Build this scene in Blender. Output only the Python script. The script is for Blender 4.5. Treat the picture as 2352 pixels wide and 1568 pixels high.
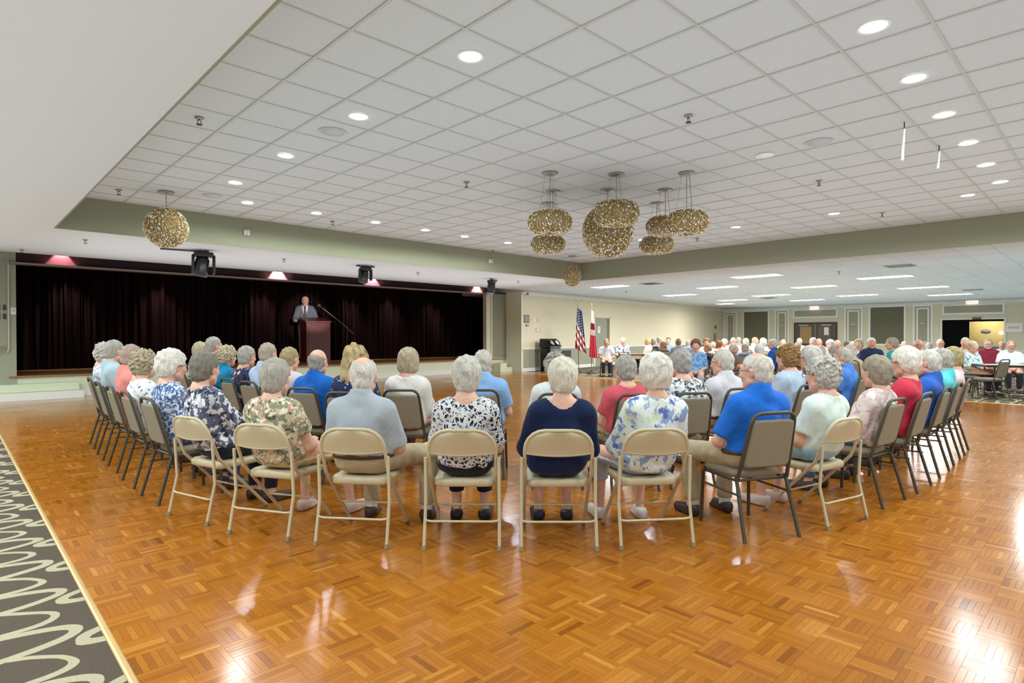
import bpy, math, random
import numpy as np
from mathutils import Matrix, Vector
random.seed(7); rng = np.random.default_rng(7)
for o in list(bpy.data.objects): bpy.data.objects.remove(o)
S = bpy.context.scene; COL = S.collection
PI = math.pi
# brightness of the lights, set once here
EXPOSURE = 0.9
WORLD = 0.5
LAMP_E = 9.0
TROF_E = 6.0
DOWN_W = 50.0
SCALLOP = 30.0
CURTAIN_W = 80.0
WASH_TRAY = .93
WASH_LEFT = .92
WASH_STAGE = 1.42
WASH_REAR = .70
TROF_W = 76.0
SIDE_W = 30.0

# ------------------------------------------------------------------ camera, world, exposure
cam_d = bpy.data.cameras.new('camera'); cam = bpy.data.objects.new('camera', cam_d); COL.objects.link(cam)
cam_d.sensor_width = 36.0; cam_d.lens = 20.699; cam_d.clip_end = 200
cam.matrix_world = Matrix(((0.72145323, 0.00716845, -0.69242606, 0), (-0.69246159, 0.00533484, -0.72143502, 0),
                           (-0.00147759, 0.99996008, 0.00881271, 1.40), (0, 0, 0, 1)))
S.camera = cam
S.view_settings.view_transform = 'Standard'; S.view_settings.look = 'None'
S.view_settings.gamma = 1.0; S.view_settings.use_curve_mapping = False
S.view_settings.exposure = EXPOSURE
wd = bpy.data.worlds.new('world'); S.world = wd; wd.use_nodes = True
wd.node_tree.nodes['Background'].inputs[0].default_value = (0.90, 1.0, 1.0, 1)
wd.node_tree.nodes['Background'].inputs[1].default_value = WORLD
def wash(name, x0, y0, x1, y1, z, watts_m2, color=(.74, 1.0, 1.14), up=True):
    d = bpy.data.lights.new(name, 'AREA'); d.shape = 'RECTANGLE'; d.size = x1-x0; d.size_y = y1-y0; d.energy = watts_m2*(x1-x0)*(y1-y0); d.color = color
    o = bpy.data.objects.new(name, d); COL.objects.link(o); o.location = ((x0+x1)/2, (y0+y1)/2, z); o.rotation_euler = (math.pi if up else 0, 0, 0); return o
# added upward area lights standing in for light bounced onto the ceilings
wash('ceiling_fill', 1.5, -2, 14.2, 11.7, 2.3, WASH_TRAY); wash('ceiling_fill', -4, -3, 1.2, 15.5, 2.3, WASH_LEFT, (.86, .98, 1.04)); wash('ceiling_fill', 1.5, 12, 14.5, 15.6, 2.3, WASH_STAGE, (.84, .98, 1.06)); wash('ceiling_fill', 15, -3, 36, 15.8, 2.3, WASH_REAR)
try:
    S.cycles.use_denoising = True; S.cycles.max_bounces = 6; S.cycles.diffuse_bounces = 4; S.cycles.glossy_bounces = 3
    S.cycles.transmission_bounces = 3; S.cycles.sample_clamp_indirect = 4.0
except Exception: pass

# ------------------------------------------------------------------ materials
def lin(c):
    if isinstance(c, str):
        v = [int(c[i:i+2], 16)/255 for i in (0, 2, 4)]
        return tuple(x/12.92 if x <= .04045 else ((x+.055)/1.055)**2.4 for x in v)+(1,)
    return tuple(c)+(1,)
MATS = {}
class NT:
    def __init__(s, name):
        s.m = bpy.data.materials.new(name); s.m.use_nodes = True; s.t = s.m.node_tree; s.n = s.t.nodes; s.b = s.n['Principled BSDF']
    def node(s, ty, **kw):
        n = s.n.new(ty)
        for k, v in kw.items(): setattr(n, k, v)
        return n
    def link(s, a, b): s.t.links.new(a, b)
    def math(s, op, a, b=None, c=None):
        n = s.node('ShaderNodeMath', operation=op)
        for i, v in enumerate((a, b, c)):
            if v is None: continue
            if hasattr(v, 'is_linked') or hasattr(v, 'links'): s.link(v, n.inputs[i])
            else: n.inputs[i].default_value = v
        return n.outputs[0]
    def mix(s, fac, a, b, blend='MIX'):
        n = s.node('ShaderNodeMix', data_type='RGBA', blend_type=blend)
        for i, v in ((0, fac), (6, a), (7, b)):
            if hasattr(v, 'links'): s.link(v, n.inputs[i])
            else: n.inputs[i].default_value = v
        return n.outputs[2]
    def noise(s, vec, scale, detail=2.0, rough=.5, dist=0.0):
        n = s.node('ShaderNodeTexNoise'); n.inputs['Scale'].default_value = scale; n.inputs['Detail'].default_value = detail
        n.inputs['Roughness'].default_value = rough; n.inputs['Distortion'].default_value = dist
        if vec is not None: s.link(vec, n.inputs['Vector'])
        return n
    def mapping(s, vec, scale=(1, 1, 1), loc=(0, 0, 0), rot=(0, 0, 0)):
        n = s.node('ShaderNodeMapping'); n.inputs['Scale'].default_value = scale; n.inputs['Location'].default_value = loc; n.inputs['Rotation'].default_value = rot
        s.link(vec, n.inputs['Vector']); return n.outputs[0]
    def ramp(s, fac, stops, interp='LINEAR'):
        n = s.node('ShaderNodeValToRGB'); r = n.color_ramp; r.interpolation = interp
        while len(r.elements) < len(stops): r.elements.new(.5)
        for e, (p, c) in zip(r.elements, stops): e.position = p; e.color = c
        s.link(fac, n.inputs[0]); return n.outputs[0]
    def bump(s, h, strength=.3, dist=.01):
        n = s.node('ShaderNodeBump'); n.inputs['Strength'].default_value = strength; n.inputs['Distance'].default_value = dist
        s.link(h, n.inputs['Height']); s.link(n.outputs[0], s.b.inputs['Normal'])
    def set(s, **kw):
        for k, v in kw.items(): s.b.inputs[k.replace('_', ' ')].default_value = v
        return s
    def co(s, which='Object'): return s.node('ShaderNodeTexCoord').outputs[which]

def mat(name, color, rough=.6, metal=0.0, noise=.0, nscale=20, bump=0.0, bscale=60, spec=.5, coord='Object'):
    if name in MATS: return MATS[name]
    q = NT(name); c = lin(color); q.set(Roughness=rough, Metallic=metal); q.b.inputs['Specular IOR Level'].default_value = spec
    if noise or bump: v = q.co(coord)
    if noise:
        n = q.noise(v, nscale, 3)
        f = q.math('MULTIPLY_ADD', n.outputs[0], 2*noise, 1-noise)
        m = q.node('ShaderNodeVectorMath', operation='SCALE'); m.inputs[0].default_value = c[:3]; q.link(f, m.inputs[3]); q.link(m.outputs[0], q.b.inputs['Base Color'])
    else: q.b.inputs['Base Color'].default_value = c
    if bump:
        n2 = q.noise(v, bscale, 3); q.bump(n2.outputs[0], bump, .004)
    MATS[name] = q.m; return q.m
def mat_emit(name, color, strength):
    if name in MATS: return MATS[name]
    q = NT(name); q.set(Base_Color=(.8, .8, .8, 1)); q.b.inputs['Emission Color'].default_value = lin(color); q.b.inputs['Emission Strength'].default_value = strength
    MATS[name] = q.m; return q.m

# ------------------------------------------------------------------ mesh helpers
class MB:
    def __init__(s): s.v = []; s.f = []; s.mi = []; s.smooth = []
    def add(s, vs, fs, mi=0, sm=False):
        o = len(s.v); s.v += [tuple(p) for p in vs]
        for f in fs: s.f.append(tuple(i+o for i in f)); s.mi.append(mi); s.smooth.append(sm)
    def box(s, a, b, mi=0):
        x0, y0, z0 = a; x1, y1, z1 = b
        s.add([(x0,y0,z0),(x1,y0,z0),(x1,y1,z0),(x0,y1,z0),(x0,y0,z1),(x1,y0,z1),(x1,y1,z1),(x0,y1,z1)],
              [(0,3,2,1),(4,5,6,7),(0,1,5,4),(1,2,6,5),(2,3,7,6),(3,0,4,7)], mi)
    def bevbox(s, a, b, r, mi=0, axis=2):
        # box with its four edges along `axis` rounded and small top/bottom chamfers
        ax = [i for i in range(3) if i != axis]; u0, u1 = a[ax[0]], b[ax[0]]; w0, w1 = a[ax[1]], b[ax[1]]; z0, z1 = a[axis], b[axis]
        def ring(ins, z):
            pts = []
            rr = max(r-ins, .0005)
            for (cu, cw, st) in ((u1-r, w1-r, 0), (u0+r, w1-r, 90), (u0+r, w0+r, 180), (u1-r, w0+r, 270)):
                for k in range(5):
                    t = math.radians(st+k*22.5); p = [0, 0, 0]; p[ax[0]] = cu+rr*math.cos(t); p[ax[1]] = cw+rr*math.sin(t); p[axis] = z; pts.append(p)
            return pts
        c = min(r*.5, (z1-z0)*.3)
        s.loft([ring(c, z0), ring(0, z0+c), ring(0, z1-c), ring(c, z1)], mi, True, caps=True)
    def loft(s, rings, mi=0, closed=True, caps=False, sm=True):
        n = len(rings[0]); vs = [p for r in rings for p in r]; fs = []
        for i in range(len(rings)-1):
            for j in range(n if closed else n-1):
                k = (j+1) % n; fs.append((i*n+j, i*n+k, (i+1)*n+k, (i+1)*n+j))
        s.add(vs, fs, mi, sm)
        if caps:
            s.add(rings[0], [tuple(range(n))[::-1]], mi, False); s.add(rings[-1], [tuple(range(n))], mi, False)
    def tube(s, pts, r, n=8, mi=0, caps=True, closed=False):
        P = [np.array(p, float) for p in pts]; m = len(P); rings = []
        up = None
        for i in range(m):
            if closed: t = P[(i+1) % m]-P[i-1]
            else: t = P[min(i+1, m-1)]-P[max(i-1, 0)]
            t = t/(np.linalg.norm(t)+1e-12)
            if up is None:
                up = np.array((0, 0, 1.)) if abs(t[2]) < .9 else np.array((1., 0, 0))
            a = np.cross(t, up); a /= np.linalg.norm(a)+1e-12; b = np.cross(a, t); up = b
            rr = r[i] if isinstance(r, (list, tuple)) else r
            rings.append([P[i]+rr*(math.cos(2*PI*k/n)*a+math.sin(2*PI*k/n)*b) for k in range(n)])
        if closed: rings.append(rings[0])
        s.loft(rings, mi, True, caps=caps and not closed)
    def lathe(s, prof, n=24, c=(0, 0, 0), mi=0, sm=True):
        rings = [[(c[0]+r*math.cos(2*PI*k/n), c[1]+r*math.sin(2*PI*k/n), c[2]+z) for k in range(n)] for r, z in prof]
        s.loft(rings, mi, True, caps=prof[0][0] < .001, sm=sm)
    def build(s, name, mats, parent=None, loc=None, rotz=None):
        me = bpy.data.meshes.new(name); me.from_pydata(s.v, [], s.f)
        if not isinstance(mats, (list, tuple)): mats = [mats]
        for m in mats: me.materials.append(m)
        me.polygons.foreach_set('material_index', s.mi); me.polygons.foreach_set('use_smooth', s.smooth); me.update()
        return put(name, me, parent, loc, rotz)
def put(name, me, parent=None, loc=None, rotz=None):
    o = bpy.data.objects.new(name, me); COL.objects.link(o)
    if parent is not None: o.parent = parent
    if loc is not None: o.location = loc
    if rotz is not None: o.rotation_euler = (0, 0, rotz)
    return o
def empty(name, loc=(0, 0, 0), rz=0.0):
    o = bpy.data.objects.new(name, None); COL.objects.link(o); o.location = loc; o.rotation_euler = (0, 0, rz); o.empty_display_size = .1; return o
def tag(o, label=None, cat=None, group=None, kind=None):
    if label: o['label'] = label
    if cat: o['category'] = cat
    if group: o['group'] = group
    if kind: o['kind'] = kind
    return o
def copy_tree(o, parent=None):
    c = o.copy(); COL.objects.link(c)
    if parent is not None: c.parent = parent
    for ch in list(o.children): copy_tree(ch, c)
    return c
def np_mesh(name, V, F, mats, smooth=True, attrs=None, mi=None, uv=None):
    """V (n,3), F (m,k) -> mesh"""
    me = bpy.data.meshes.new(name); n, (m, k) = len(V), F.shape
    me.vertices.add(n); me.vertices.foreach_set('co', np.ascontiguousarray(V, dtype=np.float32).ravel())
    me.loops.add(m*k); me.loops.foreach_set('vertex_index', np.ascontiguousarray(F, dtype=np.int32).ravel())
    me.polygons.add(m); me.polygons.foreach_set('loop_start', np.arange(0, m*k, k, dtype=np.int32))
    try: me.polygons.foreach_set('loop_total', np.full(m, k, dtype=np.int32))
    except Exception: pass
    if mi is not None: me.polygons.foreach_set('material_index', np.ascontiguousarray(mi, dtype=np.int32))
    me.polygons.foreach_set('use_smooth', np.full(m, smooth, dtype=bool))
    for mm in mats: me.materials.append(mm)
    if uv is not None:
        l = me.uv_layers.new(name='UVMap'); l.data.foreach_set('uv', np.ascontiguousarray(uv, dtype=np.float32).ravel())
    for an, (dom, ty, data) in (attrs or {}).items():
        a = me.attributes.new(an, ty, dom); a.data.foreach_set('color' if ty == 'FLOAT_COLOR' else 'value', np.ascontiguousarray(data, dtype=np.float32).ravel())
    me.update(calc_edges=True); return me
def arc(c, r, a0, a1, n, plane='xz'):
    out = []
    for i in range(n+1):
        t = math.radians(a0+(a1-a0)*i/n); u, w = c[0]+r*math.cos(t), c[1]+r*math.sin(t); out.append((u, w))
    return out
# ------------------------------------------------------------------ structure materials
def m_parquet():
    q = NT('parquet_wood'); uv = q.node('ShaderNodeUVMap').outputs[0]
    at = q.node('ShaderNodeAttribute', attribute_name='tone').outputs['Fac']
    g = q.noise(q.mapping(uv, (1.3, 26, 1)), 3.0, 4, .6)
    base = q.ramp(at, [(0, lin('834d16')), (.15, lin('985b1e')), (.5, lin('ad6b20')), (.8, lin('ba782a')), (1, lin('cb8e3e'))])
    gr = q.ramp(g.outputs[0], [(.25, (.62, .58, .52, 1)), (.75, (1.12, 1.1, 1.06, 1))])
    c = q.mix(1.0, base, gr, 'MULTIPLY'); q.link(c, q.b.inputs['Base Color'])
    w = q.node('ShaderNodeNewGeometry').outputs['Position']
    n = q.noise(w, 1.1, 2); r = q.math('MULTIPLY_ADD', n.outputs[0], .15, .10); q.link(r, q.b.inputs['Roughness'])
    n2 = q.noise(q.mapping(w, (1, 1, 1)), 9.0, 2); q.bump(n2.outputs[0], .05, .01)
    q.b.inputs['Specular IOR Level'].default_value = .2
    return q.m
M_PARQ = m_parquet()
M_GAP = mat('parquet_joint', '4a2b10', .7)
def m_border():
    q = NT('border_planks'); w = q.node('ShaderNodeNewGeometry').outputs['Position']
    br = q.node('ShaderNodeTexBrick'); q.link(w, br.inputs['Vector'])
    br.offset = .37; br.inputs['Scale'].default_value = 1.0; br.inputs['Brick Width'].default_value = 1.4; br.inputs['Row Height'].default_value = .09; br.inputs['Mortar Size'].default_value = .002
    br.inputs['Color1'].default_value = lin('b98a50'); br.inputs['Color2'].default_value = lin('a5733a'); br.inputs['Mortar'].default_value = lin('6a4520')
    q.link(br.outputs[0], q.b.inputs['Base Color']); q.set(Roughness=.16); return q.m
def m_carpet():
    q = NT('loop_carpet'); w = q.node('ShaderNodeNewGeometry').outputs['Position']
    sx = q.node('ShaderNodeSeparateXYZ'); q.link(w, sx.inputs[0]); X, Y = sx.outputs[0], sx.outputs[1]
    nz = q.noise(w, 5.0, 1); wob = q.math('MULTIPLY_ADD', nz.outputs[0], .06, -.03)
    Xw = q.math('ADD', X, wob)
    def rings(cx, cy, px, py, a, b, sh, wd, wv):
        # rows of elongated rings with period (px, py), centre (cx, cy), half axes a, b, slanted by sh
        y1 = q.math('ADD', Y, q.math('MULTIPLY', Xw, sh))
        u = q.math('SUBTRACT', q.math('FLOORED_MODULO', q.math('SUBTRACT', Xw, cx-px/2), px), px/2)
        v = q.math('SUBTRACT', q.math('FLOORED_MODULO', q.math('SUBTRACT', y1, cy-py/2), py), py/2)
        uu = q.math('DIVIDE', u, a); vv = q.math('DIVIDE', v, b)
        r = q.math('SQRT', q.math('ADD', q.math('MULTIPLY', uu, uu), q.math('MULTIPLY', vv, vv)))
        gu, gv = q.math('DIVIDE', uu, a), q.math('DIVIDE', vv, b)
        g = q.math('SQRT', q.math('ADD', q.math('MULTIPLY', gu, gu), q.math('MULTIPLY', gv, gv)))
        d = q.math('DIVIDE', q.math('MULTIPLY', q.math('ABSOLUTE', q.math('SUBTRACT', r, 1.0)), r), g)   # distance in metres
        return q.math('LESS_THAN', d, q.math('MULTIPLY_ADD', uu, wv, wd))
    f = None
    for args in ((-.22, 4.62, 1.5, .575, .66, .155, 0.0, .021, .006), (-.22, 4.40, 1.5, .575, .60, .19, .30, .016, .004),
                 (.86, 5.00, 1.5, .575, .42, .11, -.12, .022, -.006)):
        k = rings(*args); f = k if f is None else q.math('MAXIMUM', f, k)
    n = q.noise(w, 260, 2); n2 = q.noise(w, 1.2, 2)
    dk = q.ramp(n.outputs[0], [(.3, lin('463d35')), (.7, lin('61574c'))])
    dk2 = q.mix(q.math('MULTIPLY', n2.outputs[0], .4), dk, lin('564c41'))
    lt = q.ramp(n.outputs[0], [(.3, lin('978f77')), (.7, lin('b4ac92'))])
    q.link(q.mix(f, dk2, lt), q.b.inputs['Base Color']); q.set(Roughness=.95); q.b.inputs['Specular IOR Level'].default_value = .1
    q.bump(n.outputs[0], .5, .004); return q.m
M_CARPET = m_carpet()
M_TILE = mat('ceiling_tile_mineral', 'c9c9c7', .9, noise=.02, nscale=30, bump=.25, bscale=180, spec=.2)
M_GRID = mat('ceiling_grid_metal', 'b7b6ae', .5)
M_SOFFIT = mat('soffit_plaster', 'd2d2d1', .9, bump=.35, bscale=40, spec=.2)
M_TRAY = mat('tray_green', '898970', .7, noise=.02, nscale=3)
M_GREEN = mat('green_paint', 'd2d5c0', .6, noise=.02, nscale=3)
M_GREENLT = mat('stage_front_green', 'd8dec2', .6)
M_WALLUP = mat('wall_cream', 'dcd6bc', .7, noise=.015, nscale=2)
M_WALLLO = mat('wall_sage_low', '9a9c88', .7)
M_WHITE = mat('white_trim', 'e9e8e2', .45)
M_BLACK = mat('stage_black', '050505', .9, spec=.1)
M_PANEL = mat('acoustic_fabric', '73725f', .95, bump=.3, bscale=300, spec=.1)
M_PANELLT = mat('panel_green', 'a3a38c', .8)
M_DARK = mat('dark_bronze', '2a241f', .4)
M_GOLDSTRIP = mat('threshold_brass', 'd8b679', .35, metal=.35)

# ------------------------------------------------------------------ floor
m = MB(); m.box((-6, -4, -.12), (40, 24, -.0075)); FLOOR = m.build('floor', M_GAP); tag(FLOOR, kind='structure')
BS, NS = .168, 6; SW = BS/NS; FX0, FX1, FY0, FY1 = .553, 15.62, -.7, 16.02
nx, ny = int((FX1-FX0)/BS)+1, int((FY1-FY0)/BS)+1
bi, bj = np.meshgrid(np.arange(nx), np.arange(ny), indexing='ij'); bi = bi.ravel(); bj = bj.ravel()
K = np.arange(NS); B_I = np.repeat(bi, NS); B_J = np.repeat(bj, NS); KK = np.tile(K, len(bi)); ori = (B_I+B_J) % 2
x0 = FX0+B_I*BS; y0 = FY0+B_J*BS
cx = np.where(ori == 0, x0+BS/2, x0+(KK+.5)*SW); cy = np.where(ori == 0, y0+(KK+.5)*SW, y0+BS/2)
tone = np.clip(.52+.17*rng.standard_normal(len(cx))+.07*np.repeat(rng.standard_normal(len(bi)), NS), 0, 1)
off = rng.random((len(cx), 2))*7
fwd = .6924*cx+.7214*cy; lat = .7214*cx-.6924*cy
keep = (cx < FX1) & (cy < FY1)
infr = keep & (np.abs(lat) < .9*fwd) & (fwd > 2.30)
order = np.argsort(np.where(infr, fwd, 1e9)); single = np.zeros(len(cx), bool); single[order[:290]] = True
near = keep & (fwd < 6.6) & (fwd > 1.2) & (np.abs(lat) < 1.1*fwd+1) & ~single
far = keep & ~near & ~single
def slat_geo(mask, thick):
    c = np.stack([cx[mask], cy[mask]], 1); o = ori[mask]; n = len(c); g = .00045
    hx = np.where(o == 0, BS/2-g, SW/2-g); hy = np.where(o == 0, SW/2-g, BS/2-g)
    zt = -rng.random(n)*.0004
    cor = np.array([[-1, -1], [1, -1], [1, 1], [-1, 1]])
    top = np.stack([c[:, None, 0]+cor[None, :, 0]*hx[:, None], c[:, None, 1]+cor[None, :, 1]*hy[:, None], np.repeat(zt[:, None], 4, 1)], 2)
    uvq = (cor+1)/2
    U = np.where((o == 0)[:, None], uvq[None, :, 0], uvq[None, :, 1]); W = np.where((o == 0)[:, None], uvq[None, :, 1], uvq[None, :, 0])
    uvt = np.stack([U+off[mask][:, :1], W*.2+off[mask][:, 1:]], 2)
    if not thick:
        V = top.reshape(-1, 3); F = np.arange(4*n).reshape(n, 4); return V, F, uvt.reshape(-1, 2), np.repeat(tone[mask], 4)
    bot = top.copy(); bot[:, :, 2] = -.0074
    V = np.concatenate([top, bot], 1).reshape(-1, 3); b = np.arange(n)[:, None]*8
    quads = [(0, 1, 2, 3)]+[(i, i+4, (i+1) % 4+4, (i+1) % 4) for i in range(4)]
    F = np.concatenate([b+np.array(qd)[None] for qd in quads], 1).reshape(-1, 4)
    uv8 = np.concatenate([uvt, uvt], 1).reshape(-1, 2)
    return V, F, uv8[F.ravel()], np.repeat(tone[mask], 8)
for msk, th in ((near, True), (far, False)):
    V, F, uv, tn = slat_geo(msk, th)
    if not th: uv = uv[F.ravel()]
    o = put('parquet_field', np_mesh('parquet_field', V, F, [M_PARQ], False, {'tone': ('POINT', 'FLOAT', tn)}, uv=uv), FLOOR); o['kind'] = 'stuff'
variants = []
for t in np.linspace(.08, .95, 10):
    hx, hy = BS/2-.00045, SW/2-.00045
    V = np.array([[-hx,-hy,0],[hx,-hy,0],[hx,hy,0],[-hx,hy,0],[-hx,-hy,-.0074],[hx,-hy,-.0074],[hx,hy,-.0074],[-hx,hy,-.0074]])
    F = np.array([(0,1,2,3)]+[(i, i+4, (i+1) % 4+4, (i+1) % 4) for i in range(4)]); r0 = rng.random(2)*7
    uvv = np.array([[(v[0]/hx+1)/2+r0[0], (v[1]/hy+1)/2*.2+r0[1]] for v in V])
    variants.append(np_mesh('parquet_slat', V, F, [M_PARQ], False, {'tone': ('POINT', 'FLOAT', np.full(8, t))}, uv=uvv[F.ravel()]))
for i in np.nonzero(single)[0]:
    o = put('parquet_slat', variants[min(9, int(tone[i]*10))], FLOOR, (cx[i], cy[i], -rng.random()*.0004), 0 if ori[i] == 0 else PI/2)
m = MB(); m.box((.56, 16.03, -.0074), (16.3, 17.5, -.0005)); m.box((15.68, 14.9, -.0074), (18.2, 16.03, -.0006)); m.build('border_planks', m_border(), FLOOR)
m = MB(); m.box((-6, -4, -.0074), (.519, 17.5, .003)); m.build('carpet', M_CARPET, FLOOR)
m = MB(); m.box((15.69, -4, -.0074), (39.5, 14.89, .003)); m.box((18.21, 14.89, -.0074), (39.5, 20, .003)); m.build('carpet', M_CARPET, FLOOR)
m = MB()
m.loft([[(.520, y, 0), (.523, y, .005), (.536, y, .007), (.549, y, .005), (.553, y, 0)] for y in (-1.5, 17.3)], closed=False); m.build('threshold_strip', M_GOLDSTRIP, FLOOR)
m = MB(); m.loft([[(15.62, y, 0), (15.63, y, .005), (15.66, y, .007), (15.69, y, .005), (15.70, y, 0)] for y in (-1.5, 14.9)], closed=False); m.build('threshold_strip', M_GOLDSTRIP, FLOOR)

# ------------------------------------------------------------------ ceiling: tray with tiles, soffits
ZT, ZS, TX0, TX1, TY0, TY1 = 3.70, 3.15, 1.27, 14.45, -2.4, 11.92
P = .6096; GX, GY = 2.205, 4.04
m = MB(); m.box((TX0-.1, TY0-.1, ZT+.03), (TX1+.1, TY1+.1, ZT+.12)); CEIL = m.build('ceiling', M_TILE); tag(CEIL, kind='structure')
gxs = [x for x in GX+P*np.arange(-3, 25) if TX0+.05 < x < TX1-.05]; gys = [y for y in GY+P*np.arange(-12, 20) if TY0+.05 < y < TY1-.05]
for x in gxs:
    m = MB(); m.box((x-.013, TY0, ZT-.004), (x+.013, TY1, ZT+.03)); m.build('grid_runner', M_GRID, CEIL)
for y in gys:
    m = MB(); m.box((TX0, y-.010, ZT-.003), (TX1, y+.010, ZT+.03)); m.build('grid_runner', M_GRID, CEIL)
ex = [TX0]+gxs+[TX1]; ey = [TY0]+gys+[TY1]
tiles = []
for i in range(len(ex)-1):
    for j in range(len(ey)-1):
        c = ((ex[i]+ex[i+1])/2, (ey[j]+ey[j+1])/2); f = .6924*c[0]+.7214*c[1]; l = .7214*c[0]-.6924*c[1]
        px = 1176+1352*l/max(f, .1); py = 784-1352*(ZT-1.4)/max(f, .1)
        vis = f > .5 and -100 < px < 2450 and py > -150
        full = abs(ex[i+1]-ex[i]-P) < .01 and abs(ey[j+1]-ey[j]-P) < .01
        tiles.append((f if vis else 1e6, i, j, full))
tiles.sort(); rest = MB()
hw = P/2-.006
m = MB(); m.bevbox((-hw, -hw, 0), (hw, hw, .018), .006); tile_me = m.build('ceiling_tile', M_TILE); tme = tile_me.data; bpy.data.objects.remove(tile_me)
n_t = 0
for f, i, j, full in tiles:
    c = ((ex[i]+ex[i+1])/2, (ey[j]+ey[j+1])/2)
    if full and n_t < 290 and f < 1e5:
        put('ceiling_tile', tme, CEIL, (c[0], c[1], ZT+.004+random.random()*.002)); n_t += 1
    else: rest.box((ex[i]+.006, ey[j]+.006, ZT+.005), (ex[i+1]-.006, ey[j+1]-.006, ZT+.02))
tag(rest.build('ceiling_tiles', M_TILE, CEIL), kind='stuff')
# soffits around the tray
def soff(a, b, mm=M_SOFFIT): 
    m = MB(); m.box((a[0], a[1], ZS), (b[0], b[1], ZS+.35)); return m.build('soffit', mm, CEIL)
soff((-6, -4), (TX0-.02, 15.9)); soff((TX0-.02, TY1+.02), (TX1+.02, 15.9))
def m_rear():
    q = NT('rear_ceiling_tiles'); w = q.node('ShaderNodeNewGeometry').outputs['Position']
    br = q.node('ShaderNodeTexBrick'); q.link(w, br.inputs['Vector']); br.offset = 0; br.inputs['Scale'].default_value = 1
    br.inputs['Brick Width'].default_value = P; br.inputs['Row Height'].default_value = P; br.inputs['Mortar Size'].default_value = .009
    br.inputs['Color1'].default_value = lin('cfcfce'); br.inputs['Color2'].default_value = lin('c9c9c8'); br.inputs['Mortar'].default_value = lin('b0afaa')
    q.link(br.outputs[0], q.b.inputs['Base Color']); q.set(Roughness=.9); return q.m
M_REAR = m_rear()
soff((TX1+.02, -4), (39.5, 15.9), M_REAR); soff((16.2, 15.9), (39.5, 20), M_REAR)
m = MB(); m.box((-6, 15.9, 3.62), (16.2, 21.5, 3.7)); m.build('stage_ceiling', M_BLACK, CEIL)
# tray faces (the dropped edge painted green)
for a, b in (((TX0-.02, TY1, ZS-.002), (TX1+.02, TY1+.02, ZT+.05)), ((TX1, TY0, ZS-.002), (TX1+.02, TY1, ZT+.05)), ((TX0-.02, TY0, ZS-.002), (TX0, TY1, ZT+.05))):
    m = MB(); m.box(a, b); m.build('tray_face', M_TRAY, CEIL)

# ------------------------------------------------------------------ stage opening
M_VELVET = None
def m_velvet():
    q = NT('maroon_velvet'); v = q.co('Object')
    n = q.noise(q.mapping(v, (14, 3, .25)), 1.0, 3)
    q.link(q.ramp(n.outputs[0], [(.3, lin('150a0b')), (.7, lin('2c1719'))]), q.b.inputs['Base Color'])
    q.set(Roughness=.9); q.b.inputs['Specular IOR Level'].default_value = .08
    return q.m
M_VELVET = m_velvet()
M_HEADER = mat('header_velvet', '3b2c2e', .95, spec=.05)
M_STAGEWOOD = mat('stage_wood', '9a6a40', .45, noise=.15, nscale=6)
M_RAIL = mat('pelmet_rail', '8e7f76', .5)
ps = MB(); ps.box((-6, 17.3, 0), (1.13, 17.5, 3.62)); w = ps.build('wall_stage', mat('left_pier_green', 'a2a48c', .6)); tag(w, kind='structure')
m = MB(); m.box((15.22, 17.3, .0), (18.2, 17.5, 3.15)); m.build('pier', M_GREEN, w)
m = MB(); m.box((15.5, 17.27, .56), (16.65, 17.3, 3.08)); m.build('stage_side_door', mat('side_door_green', '8b8c78', .5), w)
for x in (15.44, 16.65):
    m = MB(); m.box((x, 17.265, .53), (x+.06, 17.3, 3.12)); m.build('door_casing', M_GREEN, w)
m = MB(); m.box((15.44, 17.262, 3.08), (16.71, 17.3, 3.14)); m.build('door_casing', M_DARK, w)
m = MB(); m.box((16.25, 16.4, 0), (16.35, 17.3, 3.15)); m.build('return_wall', mat('return_wall_cream', 'e0e4cc', .7), w)
m = MB(); m.box((-6, 17.32, 3.04), (15.3, 17.46, 3.62)); m.build('proscenium_header', M_HEADER, w)
m = MB(); m.box((1.0, 17.08, 3.025), (15.24, 17.34, 3.065)); m.build('pelmet_rail', M_RAIL, w)
for a, b in (((.9, 17.5, .5), (1.0, 21, 3.6)), ((18.3, 17.5, .5), (18.4, 21, 3.6)), ((.9, 20.9, .5), (18.4, 21, 3.6))):
    m = MB(); m.box(a, b); m.build('stage_black_wall', M_BLACK, w)
# stage platform
st = empty('stage', (8, 17.3, 0)); tag(st, 'low wooden stage with pale green front below the dark curtain', 'stage')
def local(o, par): o.matrix_parent_inverse = Matrix.Translation(par.location).inverted(); return o
m = MB(); m.box((1.0, 17.33, 0), (16.24, 20.9, .485)); o = m.build('stage_front', M_GREENLT, st); local(o, st)
m = MB(); m.box((1.0, 17.26, .485), (16.24, 20.9, .52)); o = m.build('stage_floor', M_STAGEWOOD, st); local(o, st)
m = MB(); m.box((2.3, 17.29, .0), (16.24, 17.33, .15)); o = m.build('stage_skirting', M_WHITE, st); local(o, st)
for k in range(2):
    m = MB(); m.box((-1.2, 17.0-.3*k+.12, 0), (2.25, 17.28-.0, .34-.17*k)); o = m.build('step', M_GREENLT, st); local(o, st)
m = MB(); m.box((-1.2, 16.80, 0), (2.3, 16.83, .15)); o = m.build('step_skirting', M_WHITE, st); local(o, st)
for k in range(2):
    m = MB(); m.box((15.55+.34*k, 16.85, 0), (15.89+.34*k, 17.25, .35-.17*k)); o = m.build('step', M_GREENLT, st); local(o, st)
m = MB(); m.box((13.4, 17.318, .19), (13.47, 17.33, .30)); o = m.build('outlet_plate', M_WHITE, st); local(o, st)
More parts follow.
